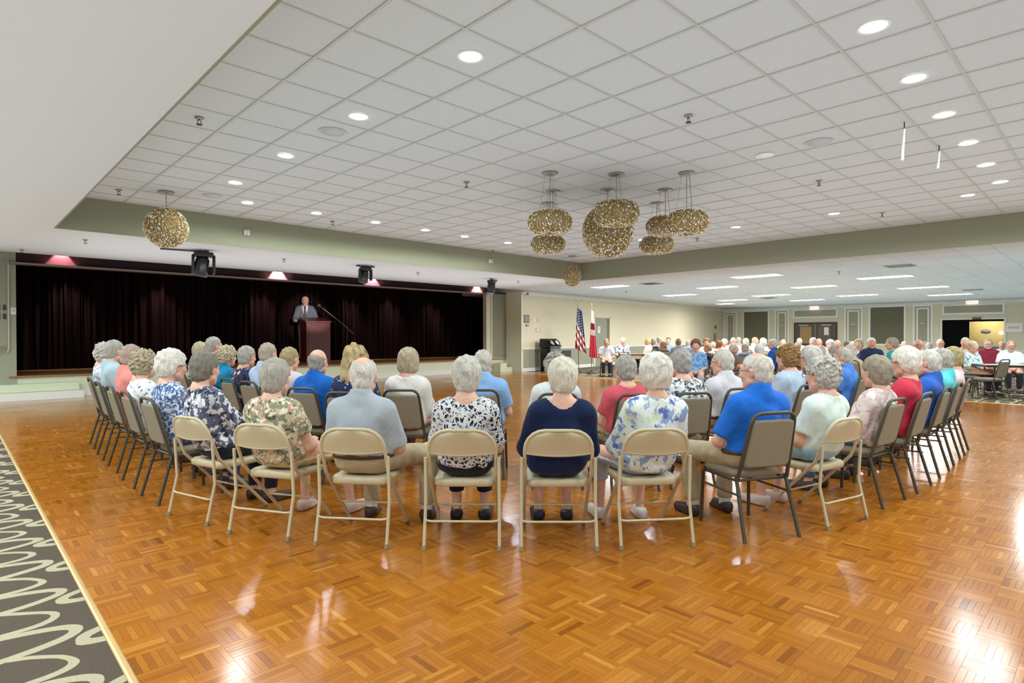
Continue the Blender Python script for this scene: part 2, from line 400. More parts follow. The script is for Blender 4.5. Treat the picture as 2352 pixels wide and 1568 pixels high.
# curtain
n = 2600; xs = np.linspace(1.02, 18.28, n); ph = np.cumsum(2*PI*(xs[1]-xs[0])/(.20+.07*np.sin(xs*1.7)+.05*np.sin(xs*4.1+1)))
dy = .075*np.sin(ph)+.06*np.sin(ph*.37+1)+.05*np.sin(xs*2.3)+.03*np.sin(ph*1.9+2)
zz = np.array([.535, 1.0, 1.7, 2.4, 3.1, 3.6]); V = np.zeros((len(zz), n, 3))
for k, z in enumerate(zz):
    a = 1.0-.25*k/5
    V[k, :, 0] = xs+.02*np.sin(ph*.5+k*.8); V[k, :, 1] = 20.3+dy*a; V[k, :, 2] = z
I = np.arange(len(zz)*n).reshape(len(zz), n); F = np.stack([I[:-1, :-1], I[:-1, 1:], I[1:, 1:], I[1:, :-1]], 2).reshape(-1, 4)
cu = put('stage_curtain', np_mesh('stage_curtain', V.reshape(-1, 3), F, [M_VELVET])); tag(cu, 'dark maroon pleated velvet curtain closing off the back of the stage', 'curtain')

# ------------------------------------------------------------------ wall with flags (slanting slightly), far wall
WA = math.radians(5.571); wl = empty('wall_back', (16.29, 16.4, 0), WA); tag(wl, kind='structure')
m = MB(); m.box((0, 0, .9), (20.81, .12, 3.16)); m.build('upper_wall', M_WALLUP, wl)
m = MB(); m.box((0, 0, 0), (20.81, .12, .9)); m.build('lower_wall', M_WALLLO, wl)
m = MB(); m.loft([[(t, 0, 3.03), (t, -.02, 3.04), (t, -.035, 3.09), (t, -.09, 3.13), (t, -.1, 3.155), (t, 0, 3.155)] for t in (-.02, 20.8)], closed=True, caps=True, sm=False); tag(m.build('trim_1', M_WHITE, wl), kind='structure')
for t0, t1 in ((-.02, 5.1), (6.7, 20.8)):
    m = MB(); m.box((t0, -.02, .87), (t1, 0, .93)); m.box((t0, -.03, .89), (t1, -.02, .915)); m.build('chair_rail', M_WHITE, wl)
    m = MB(); m.box((t0, -.018, 0), (t1, 0, .14)); m.build('skirting', M_WHITE, wl)
m = MB(); m.box((5.24, -.006, 0), (6.5, .01, 2.25)); o = m.build('door_1', mat('sage_door', '8f9484', .5), wl)
for a, b in (((5.14, -.03, 0), (5.24, .02, 2.33)), ((6.5, -.03, 0), (6.6, .02, 2.33)), ((5.14, -.03, 2.25), (6.6, .02, 2.33))):
    m = MB(); m.box(a, b); m.build('door_frame', M_WALLUP, wl)
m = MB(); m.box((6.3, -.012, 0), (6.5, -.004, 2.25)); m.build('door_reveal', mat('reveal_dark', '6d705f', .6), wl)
m = MB(); m.lathe([(.0, 0), (.02, 0), (.03, .03), (.0, .05)], 12, (6.2, -.05, 1.0)); m.build('door_knob', mat('steel', 'b5b5b0', .3, metal=.9), wl)

M_LTGREY = mat('light_grey_plastic', 'c9c6bf', .5); M_PLAQ = mat('plaque_bronze', '7d7772', .5)
m = MB(); m.box((36.99, -4, 0), (37.15, 4.08, 3.16)); m.box((36.99, 6.53, 0), (37.15, 18.6, 3.16)); m.box((36.99, 4.08, 2.2), (37.15, 6.53, 3.16)); wr = m.build('wall_right', mat('far_wall_cream', 'd6d2b8', .7, noise=.015, nscale=2)); tag(wr, kind='structure')
m = MB(); m.loft([[(36.99, y, 3.0), (36.96, y, 3.02), (36.94, y, 3.08), (36.88, y, 3.12), (36.88, y, 3.155), (36.99, y, 3.155)] for y in (-4, 18.45)], closed=True, caps=True, sm=False); m.build('crown_trim', M_WHITE, wr)
m = MB(); m.box((36.96, -4, .62), (36.99, 4.0, .69)); m.build('chair_rail', M_WHITE, wr)
m = MB(); m.box((36.97, -4, 0), (36.99, 3.9, .14)); m.build('skirting', M_WHITE, wr)
def frame_panel(y0, y1, z0, z1, w, inner, d=.035):
    X = 36.99
    for a, b in (((X-d, y0, z1-w), (X, y1, z1)), ((X-d, y0, z0), (X, y1, z0+w)), ((X-d, y0, z0+w), (X, y0+w, z1-w)), ((X-d, y1-w, z0+w), (X, y1, z1-w))):
        m = MB(); m.box(a, b); m.build('panel_moulding', M_WHITE, wr)
    if inner is not None:
        m = MB(); m.box((X-.012, y0+w, z0+w), (X, y1-w, z1-w)); m.build('wall_panel', inner, wr)
for y0, y1, zt in ((17.45, 18.32, 2.99), (14.18, 15.03, 3.02), (10.18, 11.13, 3.01), (6.93, 7.82, 3.03)):
    frame_panel(y0, y1, .90, zt, .10, M_PANELLT)
    frame_panel(y0+.16, y1-.16, 1.02, zt-.16, .08, None, .03)
    m = MB(); m.bevbox((36.90, (y0+y1)/2-.1, 2.0), (36.98, (y0+y1)/2+.1, 2.07), .015); m.build('wall_sconce', M_LTGREY, wr)
for y0, y1, zt in ((15.36, 17.08, 3.03), (8.12, 9.9, 3.06)): frame_panel(y0, y1, .86, zt, .10, M_PANEL)
for y0, y1 in ((11.47, 13.95), (4.05, 6.55)): frame_panel(y0, y1, 2.46, 3.0, .09, M_PANELLT)
# double doors at the middle of the far wall
M_DOORB = mat('brown_door', '4b3f35', .4)
dd = empty('double_door', (36.97, 12.68, 0)); tag(dd, 'dark brown double doors with glazed lights under an exit sign', 'door')
def lbox(par, name, mm, *boxes):
    m = MB()
    for a, b in boxes: m.box(a, b)
    return m.build(name, mm, par)
lbox(dd, 'door_frame', M_DARK, ((-.03, -1.2, 0), (0, -1.12, 2.2)), ((-.03, 1.12, 0), (0, 1.2, 2.2)), ((-.03, -1.12, 2.1), (0, 1.12, 2.2)))
for s, gl in ((1, mat('amber_glass', 'a8875c', .2)), (-1, mat('grey_glass', '6a5f5a', .2))):
    lf = lbox(dd, 'door_leaf', M_DOORB, ((-.02, min(.02*s, 1.1*s), 0), (0, max(.02*s, 1.1*s), 2.1)))
    lbox(lf, 'pane', gl, ((-.03, min(.2*s, .85*s), .95), (-.018, max(.2*s, .85*s), 1.95)))
    lbox(lf, 'closer', M_LTGREY, ((-.09, min(.35*s, .9*s), 2.0), (-.03, max(.35*s, .9*s), 2.06)))
lbox(dd, 'notice', M_WHITE, ((-.035, -.75, 1.45), (-.028, -.5, 1.9)))
# service opening at the right: black leaf and a lit room behind
op = empty('servery_opening', (36.97, 5.3, 0)); tag(op, 'wide opening in the far wall, black shutter at one side, lit room beyond', 'opening')
lbox(op, 'opening_frame', M_WHITE, ((-.03, 1.23, 0), (0, 1.31, 2.27)), ((-.03, -1.3, 0), (0, -1.22, 2.27)), ((-.03, -1.22, 2.2), (0, 1.23, 2.27)))
lbox(op, 'black_leaf', mat('shutter_black', '060707', .8, spec=.1), ((-.02, .12, 0), (0, 1.23, 2.2)))
lbox(op, 'servery_room', mat('servery_wall', 'c9bf96', .6), ((2.2, -2.4, 0), (2.3, 2.4, 2.6)), ((.2, -2.4, 0), (2.2, -2.3, 2.6)), ((.2, 2.3, 0), (2.2, 2.4, 2.6)), ((.2, -2.4, 2.5), (2.2, 2.4, 2.6)))
lbox(op, 'lintel', mat('shutter_black', '060707', .8, spec=.1), ((-.018, -1.22, 2.1), (0, .12, 2.2)))
lbox(op, 'counter', mat('counter_grey', '6e6f63', .5), ((.25, -1.22, 0), (.6, .12, .85)))
lbox(op, 'counter_top', M_LTGREY, ((.2, -1.22, .85), (.65, .12, .95)))
m = MB(); m.lathe([(0, 0), (.17, 0), (.17, .012), (0, .012)], 24); o = m.build('oval_sign', mat('oval_sign_blue', '7d84a0', .5), op, (2.18, -.25, 1.62)); o.rotation_euler = (0, -PI/2, 0); o.scale = (.6, 1.2, 1)
m = MB(); m.lathe([(.02, 0), (.09, .02), (.1, .1), (.05, .17), (0, .18)], 16); m.build('wall_lamp', mat_emit('warm_lamp', 'fff0b0', 1.6), op, (1.9, -.9, 1.45))
m = MB(); m.bevbox((-.06, -.35, 2.2), (.0, .0, 2.32), .02); m.build('door_closer', mat('closer_grey', '67665b', .4), op)
# ------------------------------------------------------------------ lights and ceiling fixtures
M_LAMP = mat_emit('lamp_diffuser', 'fffdf6', LAMP_E); M_TROF = mat_emit('troffer_diffuser', 'fdfdfa', TROF_E)
M_STEEL = mat('brushed_steel', '9b968c', .35, metal=.8); M_CHARC = mat('charcoal_metal', '3a3733', .5)
def lamp(name, kind, loc, energy, par=None, color=(.88, .985, .98), **kw):
    d = bpy.data.lights.new(name, kind); d.energy = energy; d.color = color
    for k, v in kw.items(): setattr(d, k, v)
    o = bpy.data.objects.new(name, d); COL.objects.link(o); o.location = loc
    if par is not None: o.parent = par
    return o
ring = MB(); ring.lathe([(.088, 0), (.108, -.006), (.112, -.002), (.112, .004), (.088, .004)], 28)
disc = MB(); disc.lathe([(0, -.003), (.088, -.002), (.088, .002), (0, .002)], 28)
RING = [(3.12,3.74),(3.12,5.56),(3.12,7.40),(3.12,9.21),(3.74,10.45),(4.98,10.45),(6.25,10.48),(7.48,10.49),(8.62,10.55),(9.99,10.55),
        (4.99,1.31),(6.25,1.32),(7.50,1.32),(8.80,1.31),(10.1,1.31),(11.38,1.31),(12.07,1.80),(12.05,3.81),(12.03,5.71),(12.0,8.0),(3.12,1.9)]
HEAD_D = 'lit round recessed downlight of raised ceiling, '
WHERE = ['nearest on the line left of centre','second from the camera on the left line','third from the camera on the left line','fourth from the camera on the left line',
 'at the left corner above the hanging globe','first right of the corner along the stage side','second right of the corner along the stage side','third along the stage side','fourth along the stage side','last along the stage side before the big pendants',
 'nearest the top right corner','second on the right line','third on the right line','fourth on the right line','fifth on the right line','sixth and farthest on the right line','just left of the sixth on the right','right of centre above the long green band','right of the big pendants','behind the big pendants','beyond the top left edge']
ring_o = disc_o = None
def with_parts(name, parts, loc, rz=0):
    e = empty(name, loc, rz)
    for nm, me in parts: put(nm, me, e)
    return e
rme = ring.build('tmp', M_WHITE).data; dme = disc.build('tmp', M_LAMP).data
for o in [o for o in bpy.data.objects if o.name.startswith('tmp')]: bpy.data.objects.remove(o)
for (x, y), wtxt in zip(RING, WHERE):
    e = with_parts('downlight', [('trim_ring', rme), ('diffuser', dme)], (x, y, ZT-.004)); tag(e, HEAD_D+wtxt, 'ceiling light', 'recessed downlights in the raised ceiling')
    lamp('downlight_lamp', 'SPOT', (0, 0, -.02), DOWN_W, e, specular_factor=.2, spot_size=math.radians(172), spot_blend=.25, shadow_soft_size=.085)
e = with_parts('downlight', [('trim_ring', rme)], (7.53, 3.19, ZT-.004)); tag(e, 'unlit round recessed light in the grid ceiling right of the pendants', 'ceiling light', 'recessed downlights in the raised ceiling')
m = MB(); m.lathe([(0, -.002), (.088, -.001), (.088, .002), (0, .002)], 28); m.build('diffuser', mat('unlit_diffuser', 'f4f4f0', .4), e)
e = with_parts('downlight', [('trim_ring', rme), ('diffuser', dme)], (17.3, 1.45, ZS-.004)); tag(e, 'round ceiling light cut by the right edge of the picture, low rear ceiling', 'ceiling light')
lamp('downlight_lamp', 'AREA', (0, 0, -.012), DOWN_W, e, shape='DISK', size=.17)
# added unseen downlights that brighten the left aisle and the near side
for i_, (x, y, z) in enumerate([(-.9, 1.6+1.83*k, ZS-.004) for k in range(8)]+[(1.0+2.44*k, -.9, ZT-.004) for k in range(6)]):
    e = with_parts('downlight', [('trim_ring', rme), ('diffuser', dme)], (x, y, z)); tag(e, (['nearest', 'second', 'third', 'fourth', 'fifth', 'sixth', 'seventh', 'farthest'][i_]+' added fill downlight over the left aisle, outside the view' if i_ < 8 else ['first', 'second', 'third', 'fourth', 'fifth', 'last'][i_-8]+' added fill downlight along the near side of the hall, outside the view'), 'ceiling light', 'added fill downlights outside the picture')
    lamp('downlight_lamp', 'AREA', (0, 0, -.012), SIDE_W, e, specular_factor=.12, shape='DISK', size=.17, spread=math.radians(170))
# speaker grilles and smoke heads
M_GRILLE = mat('speaker_grille', 'bcbcb9', .6)
for x, y, t in ((3.15, 6.19, 'beside the second light of the left line'), (3.15, 10.35, 'near the left corner above the globe'), (7.5, 2.54, 'right of the unlit round light')):
    e = empty('ceiling_speaker', (x, y, ZT-.002)); tag(e, 'round pale speaker grille flush in the ceiling, '+t, 'speaker', 'flush ceiling speakers')
    m = MB(); m.lathe([(.13, .0), (.15, -.008), (.155, -.003), (.155, .004), (.13, .004)], 32); m.build('rim', M_TILE, e)
    m = MB(); m.lathe([(0, -.005), (.13, -.004), (.13, .004), (0, .004)], 32); m.build('grille', M_GRILLE, e)
def sprinkler(loc, label):
    e = empty('sprinkler', loc); tag(e, label, 'sprinkler', 'fire sprinklers on the ceilings')
    m = MB(); m.lathe([(0, 0), (.042, 0), (.045, -.008), (.02, -.016), (.013, -.03), (0, -.03)], 14); m.build('escutcheon', M_STEEL, e)
    m = MB(); m.tube([(.015, 0, -.028), (.02, 0, -.05), (.004, 0, -.07)], .004, 6); m.tube([(-.015, 0, -.028), (-.02, 0, -.05), (-.004, 0, -.07)], .004, 6); m.build('yoke', M_CHARC, e)
    m = MB(); m.lathe([(0, -.068), (.03, -.07), (.032, -.074), (0, -.076)], 12); m.build('deflector', M_CHARC, e)
for x, y, z, t in ((1.93,6.75,ZT,'near the left edge of the raised ceiling'),(5.6,3.17,ZT,'above and right of the big pendants, large'),(5.61,6.82,ZT,'left of the big pendants'),(9.35,3.16,ZT,'right of the big pendants, farther back'),
                (1.96,10.93,ZT,'above the left end of the green band'),(12.62,3.16,ZT,'above the right part of the green band'),(5.57,10.97,ZT,'above the green band near the third light'),(10.53,11.7,ZT,'at the green band left of the far corner'),(12.75,6.99,ZT,'just right of the lower right pendant'),
                (1.81,12.96,ZS,'on the low soffit left of the globe'),(5.48,13.11,ZS,'on the low soffit above the lectern'),(9.28,13.37,ZS,'on the low soffit between two stage lights'),(13.05,13.31,ZS,'on the low soffit by the right stage light'),(1.09,15.24,ZS,'on the low soffit at the far left'),
                (17.5,5.4,ZS,'on the low rear ceiling between the first tube lights'),(19.0,13.4,ZS,'on the low rear ceiling above the flags')):
    sprinkler((x, y, z), 'small metal fire sprinkler '+t)
# fluorescent troffers in the rear ceiling
tr_l = ['first left above the flags, left end','nearest row, left of centre','second row, left part','third row, left part','third row, right of centre','nearest row, at the right','fourth row, left of centre','fifth row above the far left panels','smallest, at the far left corner','last row, right of centre','fourth row, right of centre','third row, far right','last row, far right']
TR = [((16.92,12.62),1.31),((17.12,7.5),1.33),((20.05,10.2),1.33),((22.6,13.2),1.36),((22.3,7.7),1.4),((20.28,5.0),1.38),((25.65,10.6),1.45),((27.7,13.3),1.31),((30.6,15.1),.8),((30.4,10.8),1.5),((28.45,8.05),1.48),((25.6,5.1),1.48),((30.9,5.2),1.49)]
for ((x, y), L), t in zip(TR, tr_l):
    e = empty('tube_light', (x, y, ZS)); tag(e, 'long white fluorescent light of the low rear ceiling, '+t, 'ceiling light', 'fluorescent panels of the rear ceiling')
    m = MB()
    for a, b in (((-.32, -L/2-.02, -.006), (-.29, L/2+.02, 0)), ((.29, -L/2-.02, -.006), (.32, L/2+.02, 0)), ((-.29, -L/2-.02, -.006), (.29, -L/2, 0)), ((-.29, L/2, -.006), (.29, L/2+.02, 0))): m.box(a, b)
    m.build('light_frame', M_WHITE, e)
    m = MB(); m.box((-.29, -L/2, -.003), (.29, L/2, -.001)); m.build('diffuser', M_TROF, e)
    lamp('tube_lamp', 'AREA', (0, 0, -.02), TROF_W, e, specular_factor=.15, color=(1, .985, .955), shape='RECTANGLE', size=.5, size_y=L-.1)
M_VENT = mat('vent_grey', '8d8b82', .5); M_VENTD = mat('vent_dark', '55534c', .6)
for x, y, t in ((17.21, 3.91, 'nearest, right of the tube lights'), (16.94, 10.96, 'above the seated crowd at the left'), (27.33, 11.4, 'far back near the double doors'), (28.22, 4.03, 'above the exit sign at the right')):
    e = empty('ceiling_vent', (x, y, ZS)); tag(e, 'grey square air vent in the low rear ceiling, '+t, 'vent', 'air vents of the rear ceiling')
    m = MB()
    for a, b in (((-.3, -.3, -.012), (.3, -.26, 0)), ((-.3, .26, -.012), (.3, .3, 0)), ((-.3, -.26, -.012), (-.26, .26, 0)), ((.26, -.26, -.012), (.3, .26, 0))): m.box(a, b)
    m.build('vent_frame', M_VENT, e)
    for k in range(6):
        m = MB(); yy = -.23+k*.09; m.add([(-.26, yy, -.012), (.26, yy, -.012), (.26, yy+.05, -.001), (-.26, yy+.05, -.001), (-.26, yy, -.008), (.26, yy, -.008), (.26, yy+.05, .0), (-.26, yy+.05, .0)], [(0,1,2,3),(7,6,5,4),(0,4,5,1),(1,5,6,2),(2,6,7,3),(3,7,4,0)]); m.build('vent_slat', M_VENTD, e)
# emergency lights on the tray face
for x, t in ((4.24, 'left, near the hanging globe'), (10.61, 'right, near the far corner')):
    e = empty('emergency_light', (x, TY1, 3.43)); tag(e, 'small cream emergency light on the green band '+t, 'emergency light')
    m = MB(); m.bevbox((-.05, -.06, -.055), (.05, -.001, .055), .015, axis=1); m.build('housing', M_WHITE, e)
    for s in (-1, 1): m = MB(); m.lathe([(0, 0), (.028, .0), (.022, .04), (0, .05)], 12); o = m.build('lamp_head', M_LTGREY, e, (.0, -.07, .03*s)); o.rotation_euler = (PI/2, 0, 0)
# hanging ceiling hooks
for x, y, t, L in ((7.45, 1.66, 'longer', .34), (8.66, 1.57, 'shorter', .2)):
    e = empty('ceiling_hook', (x, y, ZT)); tag(e, t+' white strap hanging from the grid ceiling at the right', 'strap')
    m = MB(); m.tube([(0, 0, 0), (0, 0, -.06), (-.02, 0, -.09)], .006, 6); m.build('hook', M_CHARC, e)
    m = MB(); m.tube([(-.02, 0, -.085), (-.05, 0, -.15-.3*L), (-.12, -.01, -.1-L)], .013, 8); m.build('strap', M_WHITE, e)

# ------------------------------------------------------------------ woven gold pendants
def m_goldweave():
    q = NT('gold_wire'); q.set(Metallic=.75, Roughness=.32); g = q.node('ShaderNodeNewGeometry').outputs['Random Per Island']
    q.link(q.ramp(g, [(0, lin('8a6f40')), (.5, lin('b79c66')), (1, lin('dcd0b4'))]), q.b.inputs['Base Color']); return q.m
def m_bead():
    q = NT('crystal_bead'); g = q.node('ShaderNodeNewGeometry').outputs['Random Per Island']
    q.link(q.ramp(g, [(0, lin('a88448')), (.30, lin('d2b67c')), (.62, lin('e2dccc')), (.85, lin('ffffff'))], 'CONSTANT'), q.b.inputs['Base Color'])
    q.set(Roughness=.16, Metallic=.35); return q.m
M_GOLDW, M_BEAD = m_goldweave(), m_bead(); M_CORE = mat('pendant_mesh_lining', '8f7549', .6)
def pendant(loc, drop, rx, rz, label, seed, kind='oval', nb=700):
    """canopy at the ceiling, three hanging wires, a wire shade sewn with beads"""
    r = np.random.default_rng(seed); e = empty('wire_pendant', loc); tag(e, label, 'pendant light', 'woven gold wire pendant lights')
    m = MB(); m.lathe([(0, 0), (.11, 0), (.115, -.01), (.1, -.022), (.02, -.03), (0, -.03)], 20); m.build('canopy', M_STEEL, e)
    m = MB(); m.tube([(0, 0, -.02), (0, 0, -drop+rz*.9)], .006, 6)
    if kind == 'oval':
        for a in (0, 2.1, 4.2): m.tube([(.07*math.cos(a), .07*math.sin(a), -.02), (.5*rx*math.cos(a), .5*rx*math.sin(a), -drop+rz*.75)], .0025, 5)
    m.build('hanging_rod', M_STEEL, e)
    c = np.array((0, 0, -drop)); hole = .38 if kind == 'oval' else 0
    def surf(u, v):   # u azimuth, v latitude
        cv, sv = np.cos(v), np.sin(v)
        if kind == 'oval':
            R0, r0 = rx*.52, rx*.48
            rr = R0+r0*cv; z = rz*sv
            return np.stack([rr*np.cos(u), rr*np.sin(u), z], -1)+c
        return np.stack([rx*cv*np.cos(u), rx*cv*np.sin(u), rz*sv], -1)+c
    # wire weave
    m = MB()
    for k in range(46 if nb > 500 else 26):
        u0, sl, ph = r.uniform(0, 2*PI), r.uniform(-1.6, 1.6), r.uniform(0, 6)
        vv = np.linspace(-PI/2+.02, PI/2-.02, 15) if kind != 'oval' else np.linspace(-PI*.98, PI*.0+.9, 18)
        if kind == 'oval': vv = np.linspace(-2.6, 2.6, 20)
        pts = surf(u0+sl*vv*.4+.12*np.sin(3*vv+ph), vv); m.tube(pts, .0035, 4, caps=False)
    o = m.build('wire_shade', M_GOLDW, e)
    m = MB()
    U, Vv = np.linspace(0, 2*PI, 33), (np.linspace(-PI/2, PI/2, 17) if kind != 'oval' else np.linspace(-PI, PI, 21))
    rings = [[tuple((surf(np.array(u), np.array(v))-c)*.965+c) for u in U[:-1]] for v in Vv]; m.loft(rings); lo = m.build('shade_lining', M_CORE, e)
    # beads (far too many to count)
    u = r.uniform(0, 2*PI, nb); v = np.arcsin(r.uniform(-.98, .98, nb)) if kind != 'oval' else r.uniform(-2.7, 2.7, nb)
    C = surf(u, v); s = r.uniform(.007, .016, nb)*(rx/.33)**.5
    octv = np.array([[1,0,0],[-1,0,0],[0,1,0],[0,-1,0],[0,0,1.3],[0,0,-1.3]], float); octf = np.array([[0,2,4],[2,1,4],[1,3,4],[3,0,4],[2,0,5],[1,2,5],[3,1,5],[0,3,5]])
    rot = r.uniform(0, 6.28, nb); co, si = np.cos(rot), np.sin(rot)
    vv = octv[None]*s[:, None, None]; vx = vv[..., 0]*co[:, None]-vv[..., 2]*si[:, None]; vz = vv[..., 0]*si[:, None]+vv[..., 2]*co[:, None]
    VV = np.stack([vx, vv[..., 1], vz], -1)+C[:, None, :]; FF = octf[None]+6*np.arange(nb)[:, None, None]
    b = put('beads', np_mesh('beads', VV.reshape(-1, 3), FF.reshape(-1, 3), [M_BEAD], False), e); b['kind'] = 'stuff'
PD = [((6.15,5.63),.70,.31,.155,'upper left of the big cluster, nearest'),((6.95,6.30),.50,.28,.12,'mostly hidden behind the upper left one'),((7.53,6.94),.71,.30,.14,'lower left of the cluster'),
      ((6.88,5.02),.56,.325,.165,'top of the middle stack, in front of the big globe'),((8.25,6.3),.52,.28,.12,'hidden behind the big globe'),
      ((7.55,4.30),.70,.30,.155,'upper right of the cluster, nearest'),((8.18,5.03),.57,.30,.14,'overlapped at the right of the big globe'),((8.90,5.64),.72,.30,.14,'lower right of the cluster')]
for i, ((x, y), dr, rx, rz, t) in enumerate(PD): pendant((x, y, ZT), dr, rx, rz, 'flattened woven gold wire pendant, '+t, 10+i, 'oval', 1300)
pendant((7.52, 5.65, ZT), .65, .395, .415, 'largest round woven gold pendant globe at the centre of the cluster', 30, 'globe', 2600)
pendant((2.53, 10.57, ZT), .57, .31, .31, 'round woven gold pendant globe hanging alone at the left above the stage curtain', 31, 'globe', 1700)
pendant((12.98, 11.02, ZT), .56, .26, .31, 'small round gold pendant globe hanging alone in the far ceiling corner', 32, 'globe', 700)

# ------------------------------------------------------------------ stage lighting
M_BLK = mat('black_plastic', '0c0c0c', .4)
def moving_head(loc, s, label, rz, bar):
    e = empty('stage_light', loc, rz); tag(e, label, 'stage light', 'black stage lights under the soffit')
    m = MB(); m.tube([(bar[0], 0, -.03), (bar[1], 0, -.03)], .018, 8); m.box((bar[0]+.05, -.02, -.03), (bar[0]+.08, .02, 0)); m.box((bar[1]-.08, -.02, -.03), (bar[1]-.05, .02, 0)); m.build('hanging_bar', M_CHARC, e)
    m = MB(); m.bevbox((-.14*s, -.1*s, -.14), (.14*s, .1*s, -.05), .03); m.build('base', M_BLK, e)
    for x in (-1, 1):
        m = MB(); m.bevbox((x*.15*s-.025, -.06*s, -.34*s-.05), (x*.15*s+.025, .06*s, -.1), .02); m.build('yoke_arm', M_BLK, e)
    m = MB(); m.lathe([(0, 0), (.07, .0), (.1, .05), (.11, .2), (.125, .3), (.11, .32), (0, .32)], 18); o = m.build('head', M_BLK, e, (0, .02, -.13)); o.scale = (s, s, s); o.rotation_euler = (math.radians(180), .2, 0)
    m = MB(); m.lathe([(0, .318), (.09, .318), (.09, .325), (0, .325)], 16); m.build('lens', mat('dark_lens', '30343a', .1), o)
moving_head((3.75, 12.9, ZS), 1.25, 'black moving head stage light right of the hanging globe, largest', -.2, (-.75, .1))
moving_head((7.42, 12.92, ZS), .95, 'black moving head stage light above and right of the lectern', -.1, (-.24, .24))
l = lamp('stage_beam', 'SPOT', (7.42, 13.1, 2.95), 800, None, color=(1, .95, .9), spot_size=math.radians(15), spot_blend=.6, shadow_soft_size=.06)
l.rotation_euler = (Vector((9.1, 19.6, 2.15))-Vector((7.42, 13.1, 2.95))).to_track_quat('-Z', 'Y').to_euler()
moving_head((11.95, 13.34, ZS), 1.0, 'black moving head stage light at the right end of the curtain', .5, (-.1, .5))
SC = [(1.95, 'dc9a9e', 7), (7.05, 'fff2ea', 13), (10.2, 'f0b4c2', 12), (14.75, 'ffdcd8', 13)]
SCT = ['reddish glow at the far left', 'whitish glow above the lectern', 'pink glow right of the lectern', 'pale pink glow at the right end']
for (x, c, wv), t in zip(SC, SCT):
    e = empty('stage_downlight', (x, 17.20, 3.62)); tag(e, 'small stage lamp above the dark pelmet, '+t, 'stage lamp', 'lamps above the pelmet')
    m = MB(); m.lathe([(0, 0), (.06, 0), (.075, -.12), (.07, -.12), (.055, -.02), (0, -.02)], 16); m.build('can', M_BLK, e)
    l = lamp('stage_spot', 'SPOT', (0, .0, -.13), wv*SCALLOP, e, color=lin(c)[:3], spot_size=math.radians(74), spot_blend=.25, shadow_soft_size=.02); l.rotation_euler = (math.radians(14), 0, 0)
for x, t in ((2.4, 'first from the left'), (4.6, 'second from the left'), (7.6, 'third, left of the lectern'), (10.9, 'fourth, right of the lectern'), (12.6, 'fifth from the left'), (14.6, 'sixth from the left'), (16.3, 'last at the right')):
    e = empty('curtain_lamp', (x, 19.55, 3.6)); tag(e, 'small lamp above the stage washing the curtain folds, '+t, 'stage lamp', 'lamps washing the stage curtain')
    m = MB(); m.lathe([(0, 0), (.06, 0), (.075, -.12), (.07, -.12), (.055, -.02), (0, -.02)], 12); m.build('can', M_BLK, e)
    l = lamp('curtain_spot', 'SPOT', (0, 0, -.13), CURTAIN_W, e, color=(1, .86, .87), spot_size=math.radians(64), spot_blend=1.0, shadow_soft_size=.03); l.rotation_euler = (math.radians(18), 0, 0)
lamp('servery_lamp', 'POINT', (38.2, 4.9, 2.3), 34, None, color=(1, .86, .58), shadow_soft_size=.15)
# ------------------------------------------------------------------ wall items
def plate(par, x, z, w, h, mm, name, label, cat, d=.02, group=None):
    e = empty(name, tuple(par.matrix_world @ Vector((x, -.001, z))) if False else (16.29+x*math.cos(WA)+d*0, 16.4+x*math.sin(WA), z), WA); tag(e, label, cat, group)
    m = MB(); m.bevbox((-w/2, -d, -h/2), (w/2, -.002, h/2), .008, axis=1); m.build('plate', mm, e); return e
e = plate(wl, .27, 2.09, .34, .32, M_PLAQ, 'wall_plaque', 'square bronze grey plaque on the cream wall by the stage corner', 'plaque')
m = MB()
for k in range(5): m.box((-.12, -.024, .1-.045*k), (.12-.03*(k % 2), -.02, .112-.045*k))
m.build('plaque_lines', M_LTGREY, e)
for x, z, w, h, mm, t in ((.72, 2.05, .2, .16, M_WHITE, 'left of the upper pair beside the plaque'), (1.02, 2.05, .12, .16, M_LTGREY, 'right of the upper pair beside the plaque'), (.30, 1.83, .16, .08, M_CHARC, 'dark, just below the plaque'), (.31, 1.64, .1, .12, M_WHITE, 'lowest under the plaque'), (.95, 1.65, .18, .16, M_LTGREY, 'left of the lower pair above the bin'), (1.26, 1.65, .14, .16, M_WHITE, 'right of the lower pair above the bin')):
    e = plate(wl, x, z, w, h, mm, 'switch_plate', 'small wall switch plate on the cream wall, '+t, 'switch')
    m = MB(); m.box((-w*.18, -.026, -h*.25), (w*.18, -.02, h*.25)); m.build('toggle', M_LTGREY if mm is M_WHITE else M_WHITE, e)
e = plate(wl, 5.6, 1.70, .2, .3, M_WHITE, 'door_notice', 'white paper notice taped on the sage green door', 'notice', .012); 
m = MB(); m.box((-.05, -.0135, -.02), (.05, -.012, .09)); m.build('print', M_LTGREY, e)
e = plate(wl, 19.37, 1.33, .3, .5, mat('oval_wood', 'a88a5e', .5), 'wall_clock', 'narrow wooden plaque on the cream wall above the far crowd', 'plaque', .05)
e = plate(wl, 19.51, 1.97, .16, .2, M_CHARC, 'thermostat', 'small dark box on the cream wall near the far corner', 'wall box', .04)
e = plate(wl, .21, 3.06, .16, .14, M_WHITE, 'camera_box', 'small white camera box high in the wall corner by the stage', 'camera', .12)
m = MB(); m.lathe([(0, 0), (.04, 0), (.04, .03), (0, .03)], 12); o = m.build('lens', M_CHARC, e, (-.02, -.12, 0)); o.rotation_euler = (PI/2, 0, 0)
def heat_vent():
    e = plate(wl, 3.0, .64, .62, .3, M_DARK, 'wall_grille', 'dark low wall grille right of the black bin', 'grille', .03)
    for k in range(5):
        m = MB(); m.box((-.27, -.04, -.11+.05*k), (.27, -.03, -.085+.05*k)); m.build('grille_bar', M_VENTD, e)
